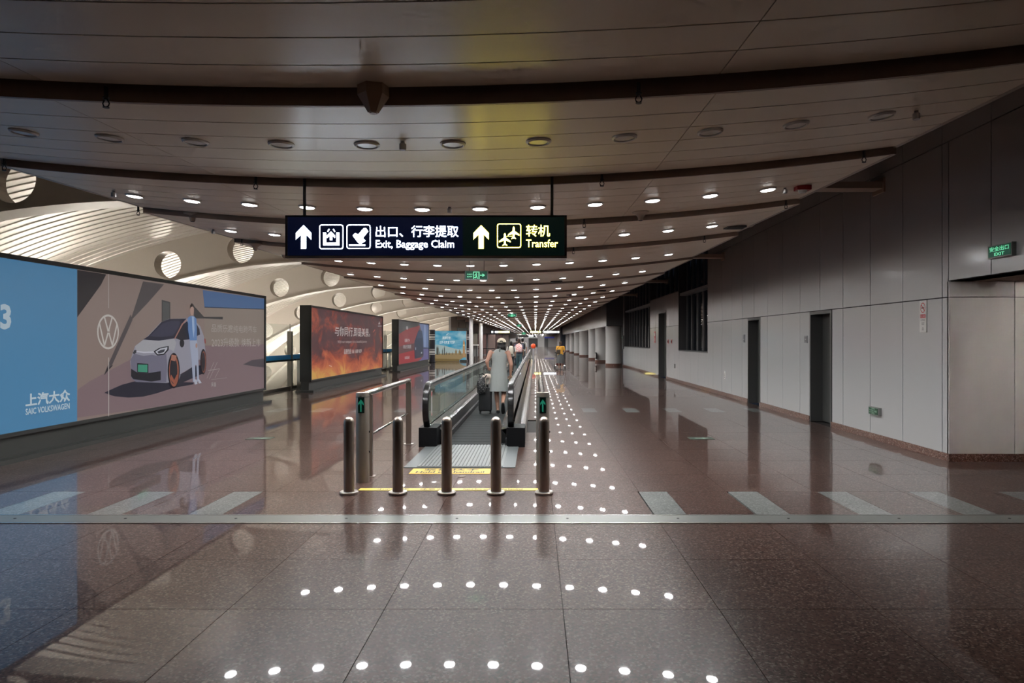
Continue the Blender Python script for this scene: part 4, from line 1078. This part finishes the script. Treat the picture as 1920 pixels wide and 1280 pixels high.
for px, ys, lab in ((205, 3.93,'sprinkler under the nearest dark ceiling step, left side'), (1196, 3.93,'sprinkler under the nearest dark ceiling step, right of centre'),
                    (13, 6.03,'sprinkler at the far left of the second ceiling step'), (482, 6.03,'sprinkler left of the direction sign on the second step'), (1128, 6.03,'sprinkler right of the direction sign on the second step'), (1617, 6.03,'sprinkler at the far right of the second ceiling step'),
                    (262, 8.23,'sprinkler at the left end of the third ceiling step'), (1095, 8.23,'sprinkler at the middle of the third ceiling step'), (1472, 8.23,'sprinkler at the right end of the third ceiling step'),
                    (455, 10.73,'sprinkler at the left end of the fourth ceiling step'), (1075, 10.73,'sprinkler at the middle of the fourth ceiling step'), (1320, 10.73, 'sprinkler at the right end of the fourth ceiling step')):
    x = (px-VPX)/F*ys; sprinkler(lab, x, ys-.03, 2.9+arc(x)+.03).scale = (.72,.72,.72)
# faceted brown fitting in the nearest step
x = (703-VPX)/F*3.9
t = thing('ceiling_beacon', 'faceted brown fitting hanging from the nearest dark ceiling step', 'fitting', (x, 3.86, 2.9+arc(x)+.05))
b = new(); n = 6
R0 = [(.088,.06),(.088,-.02),(.03,-.115)]
rings(b, [[Vector((math.cos(2*PI*k/n+.3)*r, math.sin(2*PI*k/n+.3)*r, z)) for k in range(n)] for r, z in R0]); obj('hood', b, mat('brown_hood', (.5,.37,.26), .45), t)
b = new(); cyl(b, (0,0,-.115), (0,0,-.12), .022, n=6); obj('tip', b, BRASS, t)
def camera_box(label, px, py):
    x, y, z = ceil_at(px, py); t = thing('ceiling_sensor', label, 'sensor', (x, y, z), 'small ceiling sensors')
    b = new(); cyl(b, (0,0,.005), (0,0,-.02), .014, n=10); obj('stem', b, GREYP, t)
    b = new(); lathe(b, [(.022,-.06),(.024,-.05),(.024,-.02),(.02,-.016)], 14); obj('head', b, LGREY, t, smooth=True)
for px, py, lab in ((755,265,'small grey sensor between unlit downlights left of centre'),(843,388,'small sensor just above the large direction sign'),(1718,208,'small pale sensor at the right end of the unlit downlight row'),(213,358,'small sensor at the left end of the first lit row'),(1472,352,'small sensor at the right end of the first lit row'),(400,430,'small sensor at the left end of the second lit row')):
    camera_box(lab, px, py)
def speaker(label, px, py, s=1.):
    x, y, z = ceil_at(px, py); t = thing('ceiling_speaker', label, 'speaker', (x, y, z), 'funnel shaped ceiling fittings')
    b = new(); lathe(b, [(.1*s,.0),(.1*s,-.012),(.06*s,-.03),(.035*s,-.06),(.03*s,-.09),(.026*s,-.1)], 18); obj('funnel', b, mat('speaker_cream', (.5,.42,.34), .4), t, smooth=True)
    b = new(); cyl(b, (0,0,-.1*s), (0,0,-.105), .022*s, n=12); obj('mouth', b, DGREY, t)
speaker('cream funnel fitting on the ceiling left of the direction sign', 354, 402); speaker('cream funnel fitting on the ceiling right of the direction sign', 1201, 397); speaker('cream funnel fitting near the left canopy edge', 484, 455)
x, y, z = ceil_at(1505, 348)
t = thing('fire_strobe', 'red fire alarm strobe on the ceiling near the right canopy edge', 'alarm', (x, y, z))
obj('base', bx(-.075, .075, -.05, .05, -.05, .0), REDP, t)
b = new(); cyl(b, (0,0,-.05), (0,0,-.075), .05, .035, n=16); obj('lens', b, mat('strobe_lens', (.6,.58,.55), .2), t, smooth=True)
x, y, z = ceil_at(535, 478)
t = thing('dome_camera', 'small dome camera at the left canopy edge beside the direction sign', 'camera', (x, y, z)); b = new(); lathe(b, [(.06,0),(.06,-.02),(.05,-.04),(.03,-.06),(.004,-.068)], 16); obj('dome', b, mat('dome_beige', (.4,.33,.27), .35), t, smooth=True); b = new(); lathe(b, [(.07,.002),(.07,-.008)], 16); obj('base', b, WHITEM, t)
for px, py, lab in ((1378,424,'flat dark access fitting on the ceiling near the right edge'),(1043,527,'flat dark vent box on the ceiling beyond the direction sign'),(1127,544,'flat dark vent box in the mid-hall ceiling on the right'),(1070,552,'flat dark vent box in the mid-hall ceiling near centre')):
    x, y, z = ceil_at(px, py); t = thing('ceiling_vent', lab, 'vent', (x, y, z), 'flat ceiling vents'); obj('frame', bx(-.14, .14, -.1, .1, -.03, 0), DGREY, t)
    for k in range(4): obj('slat', bx(-.12, .12, -.08+.045*k, -.06+.045*k, -.036, -.03), BLACK, t)
# ================================================================ WALL FITTINGS
def wallsign(name, label, cat, y, z, w, h, m, group=None):
    t = thing(name, label, cat, (XW, y, z), group); t.rotation_euler = (0,0,-PI/2)   # local +x runs towards the viewer
    obj('plate', bx(-w/2, w/2, -.012, 0, 0, h), m, t); return t
PAPER = mat('sign_paper', (.62,.62,.6), .4); SRED = mat('sign_red', (.5,.03,.04), .4)
t = wallsign('no_smoking_sign', 'white no smoking notice with red ring on the wall by the recess corner', 'sign', 9.31, 1.66, .165, .435, PAPER)
def wf(name, pts, m, lv=1): return flat(t, name, pts, m, (1,0,0), (0,0,1), (0,-.012-.001*lv,0), (0,-1,0), .0008)
A, Bq = ell(0,.335,.058,.07,32), ell(0,.335,.048,.058,32)
bm = new(); va = [bm.verts.new((p[0],-.0135,p[1])) for p in A]; vb = [bm.verts.new((p[0],-.0135,p[1])) for p in Bq]
for j in range(32): bm.faces.new((va[j],va[(j+1)%32],vb[(j+1)%32],vb[j]))
me = bpy.data.meshes.new('red_ring'); bm.to_mesh(me); bm.free(); obj('red_ring', me, SRED, t)
wf('cigarette', [(-.035,.325),(.03,.325),(.03,.34),(-.035,.34)], TXTB); wf('smoke', [(.018,.345),(.03,.36),(.02,.375),(.026,.378),(.037,.36),(.026,.345)], mat('smoke_grey', (.3,.3,.3), .5)); wf('red_bar', [(-.043,.372),(-.035,.382),(.043,.298),(.035,.288)], SRED, 2)
wf('red_band', [(-.062,.195),(.062,.195),(.062,.245),(-.062,.245)], SRED)
text(t, 'lettering', '禁止吸烟', PAPER, (-.052,-.0145,.203), (1,0,0), (0,0,1), (0,-1,0), .104, .034)
text(t, 'lettering', 'NO SMOKING', TXTB, (-.05,-.013,.155), (1,0,0), (0,0,1), (0,-1,0), .1, .024)
for z, w in ((.125,.07),(.105,.06),(.06,.03),(.045,.05),(.03,.05)): wf('small_print', [(-w/2,z),(w/2,z),(w/2,z+.008),(-w/2,z+.008)], mat('print_grey', (.25,.25,.25), .5))
GP = mat('plaque_grey', (.2,.21,.22), .4, .4)
for y, lab, hh in ((13.35, 'grey room plaque beside the door nearest the recess', .14), (17.3, 'pale room plaque beside the second service door', .2)):
    t = wallsign('room_plaque', lab, 'plaque', y, 1.5, .14, hh, GP, 'room plaques')
    wf('inset', [(-.055,.02),(.055,.02),(.055,hh-.02),(-.055,hh-.02)], mat('plaque_dark', (.12,.125,.13), .4))
    text(t, 'lettering', '设备间', mat('plaque_text', (.45,.45,.45), .5), (-.03,-.014,.06), (1,0,0), (0,0,1), (0,-1,0), .06, .025)
t = wallsign('red_notice', 'red notice on the wall left of the tall double door', 'notice', 30.2, 1.45, .26, .5, SRED)
wf('lettering_block', [(-.1,.3),(.1,.3),(.1,.42),(-.1,.42)], PAPER); wf('lettering_block', [(-.1,.06),(.1,.06),(.1,.2),(-.1,.2)], mat('notice_pink', (.6,.3,.3), .5))
for y, lab in ((27.2, 'red fire call point beside the double door'), (26.5, 'second red fire call point, nearer the window')):
    t = wallsign('call_point', lab, 'alarm', y, 1.43, .16, .16, REDP, 'red call points'); b = new(); cyl(b, (0,-.012,.08), (0,-.03,.08), .045, n=14); obj('button', b, mat('dark_red', (.12,.01,.01), .4), t)
for y, z, lab, w, h in ((19.05, .48, 'white wall socket box near the second service door', .1, .22), (25.9, .5, 'small dark vent grille low on the wall under the window', .16, .16)):
    t = wallsign('wall_box', lab, 'wall box', y, z, w, h, WHITEM if z < .49 else DGREY)
    for k in range(3): wf('slot', [(-.03,.03+.045*k),(.03,.03+.045*k),(.03,.05+.045*k),(-.03,.05+.045*k)], BLACK)
t = thing('wall_meter', 'white meter box with a dark frame low between the round columns', 'box', (4.3, 48.6, .25)); obj('frame', bx(-.02, .04, -.35, .35, 0, .45), BLACK, t); obj('panel', bx(-.03, -.02, -.27, .27, .08, .37), WHITE, t)
# ================================================================ PEOPLE
def capsule(bm, p0, p1, r0, r1, n=10):
    p0, p1 = Vector(p0), Vector(p1); d = (p1-p0); L = d.length; d = d/L if L > 1e-6 else Vector((0,0,1)); u, w = frame_axes(d)
    rs = []
    for k in range(1, 5):
        a = PI/2*k/4; rs.append((p0-d*r0*math.cos(a), r0*math.sin(a)))
    for k in range(0, 4):
        a = PI/2*k/4; rs.append((p1+d*r1*math.sin(a), r1*math.cos(a)))
    rings(bm, [[c+u*math.cos(2*PI*j/n)*r+w*math.sin(2*PI*j/n)*r for j in range(n)] for c, r in rs])
def ellipsoid(bm, c, r, n=14, m=9):
    c = Vector(c)
    rings(bm, [[c+Vector((math.cos(2*PI*j/n)*math.sin(a)*r[0], math.sin(2*PI*j/n)*math.sin(a)*r[1], math.cos(a)*r[2])) for j in range(n)] for a in [PI*(k+.25)/(m-.5) for k in range(m)]])
def loft(bm, rg, n=20):
    # rings: (centre, rx, ry), stacked upwards
    rings(bm, [[Vector(c)+Vector((math.cos(2*PI*j/n)*rx, math.sin(2*PI*j/n)*ry, 0)) for j in range(n)] for c, rx, ry in rg])
def fuse(name, bm, m, parent, voxel, smooth=4):
    # melt the shapes into one continuous surface
    me = to_mesh(bm, name); tmp = bpy.data.objects.new(name, me); COL.objects.link(tmp)
    r = tmp.modifiers.new('r', 'REMESH'); r.mode = 'VOXEL'; r.voxel_size = voxel
    s = tmp.modifiers.new('s', 'SMOOTH'); s.factor = .5; s.iterations = smooth
    dg = bpy.context.evaluated_depsgraph_get(); dg.update()
    out = bpy.data.meshes.new_from_object(tmp.evaluated_get(dg)); bpy.data.objects.remove(tmp); bpy.data.meshes.remove(me)
    out.polygons.foreach_set('use_smooth', [True]*len(out.polygons)); out.materials.clear(); out.materials.append(m)
    o = bpy.data.objects.new(name, out); COL.objects.link(o); o.parent = parent
    return o
SKIN = mat('skin', (.40,.21,.15), .5); SKIN2 = mat('skin_pale', (.5,.3,.22), .5)
HAIR = mat('hair_black', (.012,.01,.01), .45); HAIRB = mat('hair_brown', (.04,.022,.015), .45)
def V(*a): return Vector(a)
def hand(bm, wrist, d, curl, thumb, s=1.):
    # palm and five bent fingers; d points along the hand, curl is the side the fingers bend to
    w = Vector(wrist); d = Vector(d).normalized(); c = Vector(curl); c = (c-d*c.dot(d)).normalized(); a = d.cross(c).normalized()*(1 if thumb > 0 else -1)
    palm = w+d*.075*s
    for k in (-1.1,-.35,.35,1.1): capsule(bm, w+d*.015*s+a*k*.012*s, palm+a*k*.021*s, .013*s, .0115*s, 8)
    for k, L in ((-1.35,.058),(-.45,.072),(.45,.078),(1.35,.07)):
        p0 = palm+a*k*.0195*s; p1 = p0+(d*.75+c*.65).normalized()*L*.5*s; p2 = p1+(d*.15+c*1.).normalized()*L*.45*s; p3 = p2+(c*.7-d*.75).normalized()*L*.35*s
        capsule(bm, p0, p1, .0095*s, .009*s, 8); capsule(bm, p1, p2, .009*s, .0085*s, 8); capsule(bm, p2, p3, .0085*s, .0075*s, 8)
    t0 = w+d*.03*s+a*.022*s; t1 = t0+(d*.6+a*.8+c*.35).normalized()*.038*s; t2 = t1+(d*.7+c*.8).normalized()*.034*s
    capsule(bm, t0, t1, .012*s, .011*s, 8); capsule(bm, t1, t2, .0105*s, .0085*s, 8)
def head(bm, c, s=1.):
    # skull, jaw, nose, lips, brow and ears; the face looks along +y
    c = Vector(c)
    ellipsoid(bm, c+V(0,-.012,.02)*s, (.074*s,.094*s,.098*s)); ellipsoid(bm, c+V(0,.025,-.05)*s, (.056*s,.066*s,.07*s))
    capsule(bm, c+V(0,.088,.0)*s, c+V(0,.108,-.028)*s, .009*s, .014*s, 8)
    capsule(bm, c+V(-.02,.086,-.062)*s, c+V(.02,.086,-.062)*s, .01*s, .01*s, 8); ellipsoid(bm, c+V(0,.078,-.1)*s, (.022*s,.02*s,.018*s))
    capsule(bm, c+V(-.035,.08,.022)*s, c+V(.035,.08,.022)*s, .01*s, .01*s, 8)
    for q in (-1, 1): ellipsoid(bm, c+V(q*.078,-.005,-.01)*s, (.012*s,.022*s,.032*s))
def eyes(parent, c, s=1.):
    for q in (-1, 1):
        b = new(); ellipsoid(b, Vector(c)+V(q*.032,.079,.002)*s, (.012*s,.009*s,.009*s), 10, 6); obj('eye', b, mat('eye_dark', (.03,.025,.02), .2), parent, smooth=True)
def arm(bm, sh, el, wr, k=1., r=(.052,.04,.034,.025)):
    capsule(bm, sh, el, r[0]*k, r[1]*k); capsule(bm, el, wr, r[1]*k, r[3]*k)
def leg(bm, hip, kn, an, toe, k=1.):
    capsule(bm, hip, kn, .082*k, .052*k); mid = Vector(kn).lerp(Vector(an), .3); capsule(bm, kn, mid, .05*k, .053*k); capsule(bm, mid, an, .052*k, .033*k)
    an, toe = Vector(an), Vector(toe); capsule(bm, an-(toe-an)*.15-V(0,0,.02), toe, .03*k, .024*k)
# ---------------- woman in the grey dress
LOC = (-.765, 14.3, .014)
P = thing('person', 'woman in a sleeveless grey dress and beige cap walking on the walkway', 'person', LOC)
HC = V(.055,.13,1.47)
b = new()
loft(b, [((.0,.02,.74),.13,.1),((.0,.03,.86),.155,.115),((.0,.04,.98),.13,.095),((.01,.05,1.1),.135,.095),((.012,.06,1.2),.155,.1),((.012,.07,1.28),.165,.085),((.015,.08,1.325),.1,.06)])
capsule(b, (.02,.08,1.3), (.04,.11,1.42), .055, .048); head(b, HC, 1.)
shL, elL, wrL = V(-.175,.07,1.275), V(-.245,.0,1.09), V(-.225,-.01,1.0)
wrL = V(-.228,.03,.985)
shR, elR, wrR = V(.195,.07,1.275), V(.262,.02,1.03), V(.245,.09,.83)
arm(b, shL, elL, wrL, 1.05); arm(b, shR, elR, wrR, 1.05)
hand(b, wrL, (.35,.3,-.9), (.5,.8,.1), 1); hand(b, wrR, (.05,.15,-1), (-.6,.7,0), -1)
leg(b, (-.075,.03,.78), (-.05,.09,.44), (-.02,.05,.085), (-.02,.2,.035), 1.02)
leg(b, (.085,.03,.78), (.11,.02,.42), (.10,-.27,.235), (.115,-.19,.06), 1.02)
body = fuse('body', b, SKIN, P, .0075, 3); eyes(P, HC)
b = new()
loft(b, [((.0,.0,.478),.216,.172),((.0,.0,.52),.21,.168),((.0,.01,.66),.192,.154),((.0,.02,.8),.178,.142),((.0,.035,.92),.165,.128),((.005,.045,1.02),.153,.112),((.01,.05,1.1),.152,.11),((.012,.06,1.2),.165,.112),((.012,.065,1.255),.158,.1),((.014,.072,1.31),.125,.082),((.018,.08,1.345),.082,.068),((.022,.084,1.36),.07,.062)], 32)
for v in b.verts:   # soft folds near the hem
    if v.co.z < .9: v.co += V(v.co.x, v.co.y, 0).normalized()*.009*math.sin(math.atan2(v.co.y, v.co.x)*7)*(.9-v.co.z)/.42
GREYD = mat('grey_dress', (.26,.275,.27), .8); add_bump(GREYD, 18., .35, .02, (1,1,.25))
d = obj('dress', b, GREYD, P, smooth=True)
b = new(); tube(b, [(.02,-.02,1.3),(.022,.0,1.355),(.03,.015,1.375)], [.012,.016,.01], 8); obj('dress_tie', b, mat('dress_tie', (.12,.13,.13), .8), d, smooth=True)
b = new(); ellipsoid(b, HC+V(0,-.025,.0), (.09,.1,.1)); ellipsoid(b, HC+V(-.005,-.05,-.075), (.1,.075,.085)); capsule(b, HC+V(-.05,-.06,-.08), HC+V(-.085,-.08,-.17), .035, .02); capsule(b, HC+V(.055,-.05,-.08), HC+V(.075,-.06,-.125), .035, .025)
capsule(b, HC+V(-.08,-.07,-.1), HC+V(-.115,-.09,-.2), .02, .008); fuse('hair', b, HAIR, P, .009, 3)
CAP = mat('cap_beige', (.6,.52,.4), .8)
b = new(); rs = []
for k in range(7):
    a = PI/2*k/6.3; rs.append([HC+V(math.cos(2*PI*j/24)*.098*math.cos(a), -.012+math.sin(2*PI*j/24)*.112*math.cos(a), .028+.092*math.sin(a)) for j in range(24)])
rings(b, rs); cap = obj('cap', b, CAP, P, smooth=True)
b = new(); prism(b, [HC+V(math.sin(a)*.085, .07+math.cos(a)*.1, .03) for a in [math.radians(-75+15*k) for k in range(11)]], (0,0,.01)); obj('cap_peak', b, CAP, cap)
b = new(); prism(b, [HC+V(math.cos(a)*.04, -.122, .032+math.sin(a)*.032) for a in [PI*k/10 for k in range(11)]], (0,.008,0)); obj('cap_opening', b, HAIR, cap)
b = new(); tube(b, [HC+V(-.05,-.113,.03), HC+V(0,-.128,.026), HC+V(.05,-.113,.03)], .009, 8); obj('cap_strap', b, CAP, cap)
SHOE = mat('shoe_black', (.012,.012,.013), .5)
b = new(); rings(b, [[V(x+math.cos(2*PI*j/14)*rx, y, z+math.sin(2*PI*j/14)*rz) for j in range(14)] for y, x, z, rx, rz in ((-.03,-.02,.045,.026,.032),(.02,-.02,.04,.036,.036),(.1,-.02,.035,.042,.034),(.18,-.02,.03,.045,.028),(.235,-.02,.022,.03,.016))]); obj('shoe', b, SHOE, P, smooth=True)
b = new(); M = Matrix.Translation((.105,-.285,.225)) @ Matrix.Rotation(math.radians(-67), 4, 'X')
rings(b, [[M @ V(math.cos(2*PI*j/14)*rx, y, -.035+math.sin(2*PI*j/14)*rz) for j in range(14)] for y, rx, rz in ((-.045,.026,.03),(.0,.036,.034),(.08,.042,.032),(.15,.044,.026),(.2,.03,.016))]); obj('shoe', b, SHOE, P, smooth=True)
hp = Vector(LOC)+wrR+V(.0,.04,-.1)
t = thing('paper_packet', 'small yellow paper packet held in the right hand of the woman in grey', 'packet', hp)
obj('sheet', bx(-.035, .035, .0, .012, -.1, .06), mat('yellow_paper', (.62,.47,.2), .6), t); obj('flap', bx(-.035, .035, -.004, 0, .02, .06), mat('yellow_paper_light', (.7,.58,.33), .6), t)
# suitcase with backpack and neck pillow
t = thing('suitcase', 'black upright wheeled suitcase beside the woman in grey', 'suitcase', (-1.045, 14.33, .014))
def rbox(x0, x1, y0, y1, z0, z1, r):
    b = bx(x0, x1, y0, y1, z0, z1); bmesh.ops.bevel(b, geom=b.edges[:]+b.verts[:], offset=r, segments=3, affect='EDGES', profile=.5); return b
obj('shell', rbox(-.135, .135, -.11, .11, .06, .55, .03), mat('case_black', (.014,.015,.017), .4), t, smooth=True)
for k in range(5): obj('shell_groove', bx(-.1+.05*k-.004, -.1+.05*k+.004, -.1125, -.108, .1, .5), BLACKM, t)
for s in (-1, 1):
    for q in (-1, 1):
        w = new(); cyl(w, (s*.105-.012, q*.075, .028), (s*.105+.012, q*.075, .028), .026, n=14); box(w, s*.105-.016, s*.105+.016, q*.075-.014, q*.075+.014, .035, .07); obj('wheel', w, BLACK, t)
b = new()
for s in (.02, .11): cyl(b, (s, .02, .54), (s, .02, .95), .008, n=8)
obj('pull_handle', b, CHROME, t); b = new(); cyl(b, (.0, .02, .955), (.13, .02, .955), .014, n=10); obj('grip', b, BLACK, t, smooth=True)
t = thing('backpack', 'black patterned backpack hanging on the suitcase handle', 'backpack', (-1.115, 14.12, .45))
DOT = mat('dotted_fabric', (.01,.01,.011), .6); n_, l_ = nodes(DOT); g_ = n_.new('ShaderNodeNewGeometry'); v_ = n_.new('ShaderNodeTexVoronoi'); v_.inputs['Scale'].default_value = 38; l_.new(g_.outputs['Position'], v_.inputs['Vector'])
r_ = n_.new('ShaderNodeValToRGB'); r_.color_ramp.interpolation = 'CONSTANT'; r_.color_ramp.elements[0].color = (.5,.5,.5,1); r_.color_ramp.elements[1].position = .2; r_.color_ramp.elements[1].color = (.01,.01,.011,1); l_.new(v_.outputs['Distance'], r_.inputs[0]); l_.new(r_.outputs[0], bsdf(DOT).inputs['Base Color'])
b = new(); loft(b, [((0,0,.0),.06,.05),((0,0,.02),.085,.07),((0,-.01,.14),.095,.085),((0,0,.26),.085,.075),((.01,.02,.33),.05,.05),((.01,.03,.345),.03,.03)], 18); obj('bag', b, DOT, t, smooth=True)
b = new(); tube(b, [(-.03,.0,.33),(-.05,.03,.39),(.02,.08,.41),(.06,.1,.38)], .012, 8); obj('strap', b, BLACK, t, smooth=True)
b = new(); tube(b, [(.05,.02,.3),(.09,.06,.36),(.1,.1,.37)], .012, 8); obj('strap', b, BLACK, t, smooth=True)
t = thing('neck_pillow', 'beige neck pillow resting on the black suitcase', 'pillow', (-1.0, 14.29, .57))
b = new(); tube(b, [(.09*math.cos(a), .0+.02*math.cos(a), .145+.09*math.sin(a)) for a in [math.radians(-60+25*k) for k in range(13)]], [.03,.05,.055,.055,.055,.055,.055,.055,.055,.055,.055,.05,.03], 12); obj('cushion', b, mat('pillow_beige', (.5,.42,.36), .8), t, smooth=True)
obj('fastening_loop', bx(-.012, .012, -.05, .05, .0, .06), BLACK, t)

# ---------------- other travellers
def traveller(label, loc, h, top, legs, hair=HAIR, skirt=None, shoes=SHOE, swing=.12, sleeves='short', lean=.03, longhair=False, pack=None, arms_fwd=False, name='person'):
    s = h/1.68
    P = thing(name, label, 'person', loc); hc = V(0, lean*1.6, 1.57)
    b = new()
    loft(b, [((0,0,.84),.14,.1),((0,.01,.95),.15,.105),((0,lean*.5,1.08),.13,.09),((0,lean*.8,1.25),.155,.1),((0,lean,1.36),.165,.085),((0,lean,1.4),.09,.06)])
    capsule(b, (0,lean,1.36), (0,lean*1.4,1.5), .055, .05); head(b, hc, 1.05)
    A = []
    for q in (-1, 1):
        sh = V(q*.185, lean, 1.345)
        if arms_fwd: el, wr = V(q*.25,.02,1.1), V(q*.22,.26,1.0)
        else: el, wr = V(q*.235,-.02+q*swing*.3,1.08), V(q*.235,.06+q*swing*.6,.86)
        A.append((sh, el, wr)); arm(b, sh, el, wr, 1.); hand(b, wr, (wr-el), (-q*.5,.8,0), -q)
    Ls = [((-.08,0,.86), (-.085,.03+swing*.6,.47), (-.08,swing,.085), (-.08,swing+.15,.035)), ((.08,0,.86), (.085,.03,.46), (.08,-swing*1.2,.1), (.085,-swing*1.2+.14,.035))]
    for L in Ls: leg(b, *L, 1.)
    fuse('body', b, SKIN2, P, .0105, 2); eyes(P, hc, 1.05)
    b = new(); loft(b, [((0,.0,.86),.172,.13),((0,.01,.95),.17,.128),((0,lean*.5,1.08),.15,.11),((0,lean*.8,1.25),.175,.118),((0,lean,1.37),.18,.1),((0,lean*1.1,1.42),.09,.072)])
    for sh, el, wr in A:
        e = sh.lerp(el, .7) if sleeves == 'short' else el
        capsule(b, sh, e, .066, .057)
        if sleeves == 'long': capsule(b, el, el.lerp(wr, .85), .055, .042)
    fuse('shirt', b, top, P, .013, 2)
    b = new()
    if skirt:
        loft(b, [((0,0,skirt),.27,.24),((0,0,skirt+.12),.25,.22),((0,0,.7),.21,.18),((0,0,.88),.165,.13),((0,0,.93),.158,.122)], 26)
        for v in b.verts:
            if v.co.z < .8: v.co += V(v.co.x, v.co.y, 0).normalized()*.012*math.sin(math.atan2(v.co.y, v.co.x)*9)
        obj('skirt', b, legs, P, smooth=True)
    else:
        loft(b, [((0,0,.78),.15,.12),((0,0,.86),.165,.125),((0,0,.95),.163,.12)])
        for hip, kn, an, toe in Ls: capsule(b, hip, kn, .098, .07); capsule(b, kn, Vector(kn).lerp(Vector(an), .9), .068, .056)
        fuse('trousers', b, legs, P, .014, 2)
    for hip, kn, an, toe in Ls:
        an, toe = Vector(an), Vector(toe); b = new(); capsule(b, V(an.x, an.y-.03, .045), V(toe.x, toe.y+.02, .036), .045, .036, 12); obj('shoe', b, shoes, P, smooth=True)
    b = new(); ellipsoid(b, hc+V(0,-.03,.03), (.092,.105,.105)); ellipsoid(b, hc+V(0,-.06,-.04), (.082,.07,.09))
    if longhair: ellipsoid(b, hc+V(0,-.075,-.16), (.095,.055,.14))
    fuse('hair', b, hair, P, .012, 2)
    for o in [P]: o.scale = (s, s, s)
    if pack:
        pt = thing('backpack', pack[0], 'backpack', (loc[0], loc[1]-.2*s, loc[2]+.95*s)); sz = pack[2] if len(pack) > 2 else 1.
        b = new(); loft(b, [((0,0,.0),.12*sz,.07),((0,-.01,.03),.16*sz,.1),((0,-.02,.2),.17*sz,.115),((0,0,.36),.15*sz,.1),((0,.03,.43),.09*sz,.06),((0,.05,.445),.05*sz,.03)], 18); obj('bag', b, pack[1], pt, smooth=True)
        obj('pocket', rbox(-.11*sz, .11*sz, -.15, -.09, .04, .2, .02), pack[1], pt)
        for q in (-1, 1):
            b = new(); tube(b, [(q*.12,.05,.05),(q*.15,.1,.2),(q*.13,.13,.4),(q*.11,.2,.46),(q*.1,.3,.4)], .018, 8); obj('strap', b, BLACK, pt, smooth=True)
    return P
PLAID = mat('plaid', (.5,.25,.22), .7); n_, l_ = nodes(PLAID); g_ = n_.new('ShaderNodeNewGeometry'); c_ = n_.new('ShaderNodeTexChecker'); c_.inputs['Scale'].default_value = 14; c_.inputs[1].default_value = (.62,.22,.2,1); c_.inputs[2].default_value = (.55,.5,.48,1); l_.new(g_.outputs['Position'], c_.inputs[0]); l_.new(c_.outputs[0], bsdf(PLAID).inputs['Base Color'])
traveller('short traveller in black with white sleeves and a cream bag on the walkway', (-1.16, 33.0, .014), 1.48, mat('shirt_white', (.6,.58,.54), .7), mat('trousers_black', (.015,.015,.018), .7), sleeves='short', pack=('cream bag on the back of the short traveller in black', mat('cream_bag', (.5,.46,.38), .6), .75))
traveller('traveller in teal jeans and dark shirt wearing a plaid backpack', (-.84, 35.2, .014), 1.62, mat('shirt_plaid_navy', (.06,.07,.12), .7), mat('jeans_teal', (.09,.16,.18), .8), hair=HAIRB, pack=('pink and white plaid backpack worn by the traveller in teal jeans', PLAID, 1.15))
traveller('tall traveller in dark clothes furthest left at the head of the walkway group', (-1.12, 42.0, .014), 1.7, mat('shirt_dark', (.05,.03,.03), .7), mat('trousers_navy', (.03,.035,.06), .7))
traveller('traveller in a white shirt with a black backpack at the head of the walkway group', (-.78, 42.5, .014), 1.68, mat('shirt_white', (.6,.58,.54), .7), mat('trousers_grey', (.1,.1,.11), .7), pack=('black backpack worn by the traveller in the white shirt', BLACKM, .8))
traveller('woman in a yellow top and long grey skirt pushing a trolley right of the walkway', (1.36, 36.7, 0), 1.5, mat('top_yellow', (.72,.36,.03), .7), mat('skirt_grey', (.085,.088,.09), .8), hair=HAIRB, skirt=.36, longhair=True, arms_fwd=True, swing=.06, lean=.07, shoes=mat('shoe_pale', (.4,.35,.33), .6))
t = thing('shoulder_bag', 'brown shoulder bag at the hip of the woman in yellow', 'bag', (1.24, 36.52, .82)); obj('pouch', rbox(-.11, .11, -.05, .05, 0, .24, .03), mat('bag_brown', (.06,.045,.03), .6), t, smooth=True); b = new(); tube(b, [(-.09,0,.22),(-.02,-.02,.34),(.12,-.02,.45)], .012, 8); obj('strap', b, BLACK, t)
t = thing('luggage_trolley', 'chrome luggage trolley pushed by the woman in yellow', 'trolley', (1.36, 37.35, 0))
b = new(); cyl(b, (-.3,-.3,.9), (.3,-.3,.9), .018, n=10); obj('push_bar', b, BLACK, t)
b = new()
for q in (-.28, .28): tube(b, [(q,-.3,.9),(q,-.2,.3),(q,-.1,.16),(q,.6,.16)], .014, 8)
cyl(b, (-.28,.0,.16), (.28,.0,.16), .012, n=8); cyl(b, (-.28,.55,.16), (.28,.55,.16), .012, n=8); obj('frame', b, CHROME, t, smooth=True)
for q in (-.28, .28):
    for y in (-.1, .55): w = new(); cyl(w, (q-.02,y,.07), (q+.02,y,.07), .07, n=14); obj('wheel', w, BLACK, t)
obj('load_case', rbox(-.2, .2, .05, .5, .18, .5, .03), mat('case_red', (.12,.03,.03), .5), t, smooth=True)['label'] = 'dark red case riding on the trolley'
for k, X in enumerate((1.9, 2.35)):
    tt = thing('queue_post', '%s slim dark queue post right of the far walkway end' % ORD[k], 'post', (X, 62, 0), 'queue posts'); b = new(); lathe(b, [(.17,0),(.17,.02),(.03,.04),(.03,.95),(.035,.98)], 14); obj('pole', b, BLACK, tt, smooth=True); b = new(); lathe(b, [(.04,.9),(.04,.96)], 14); obj('belt_head', b, DGREY, tt)
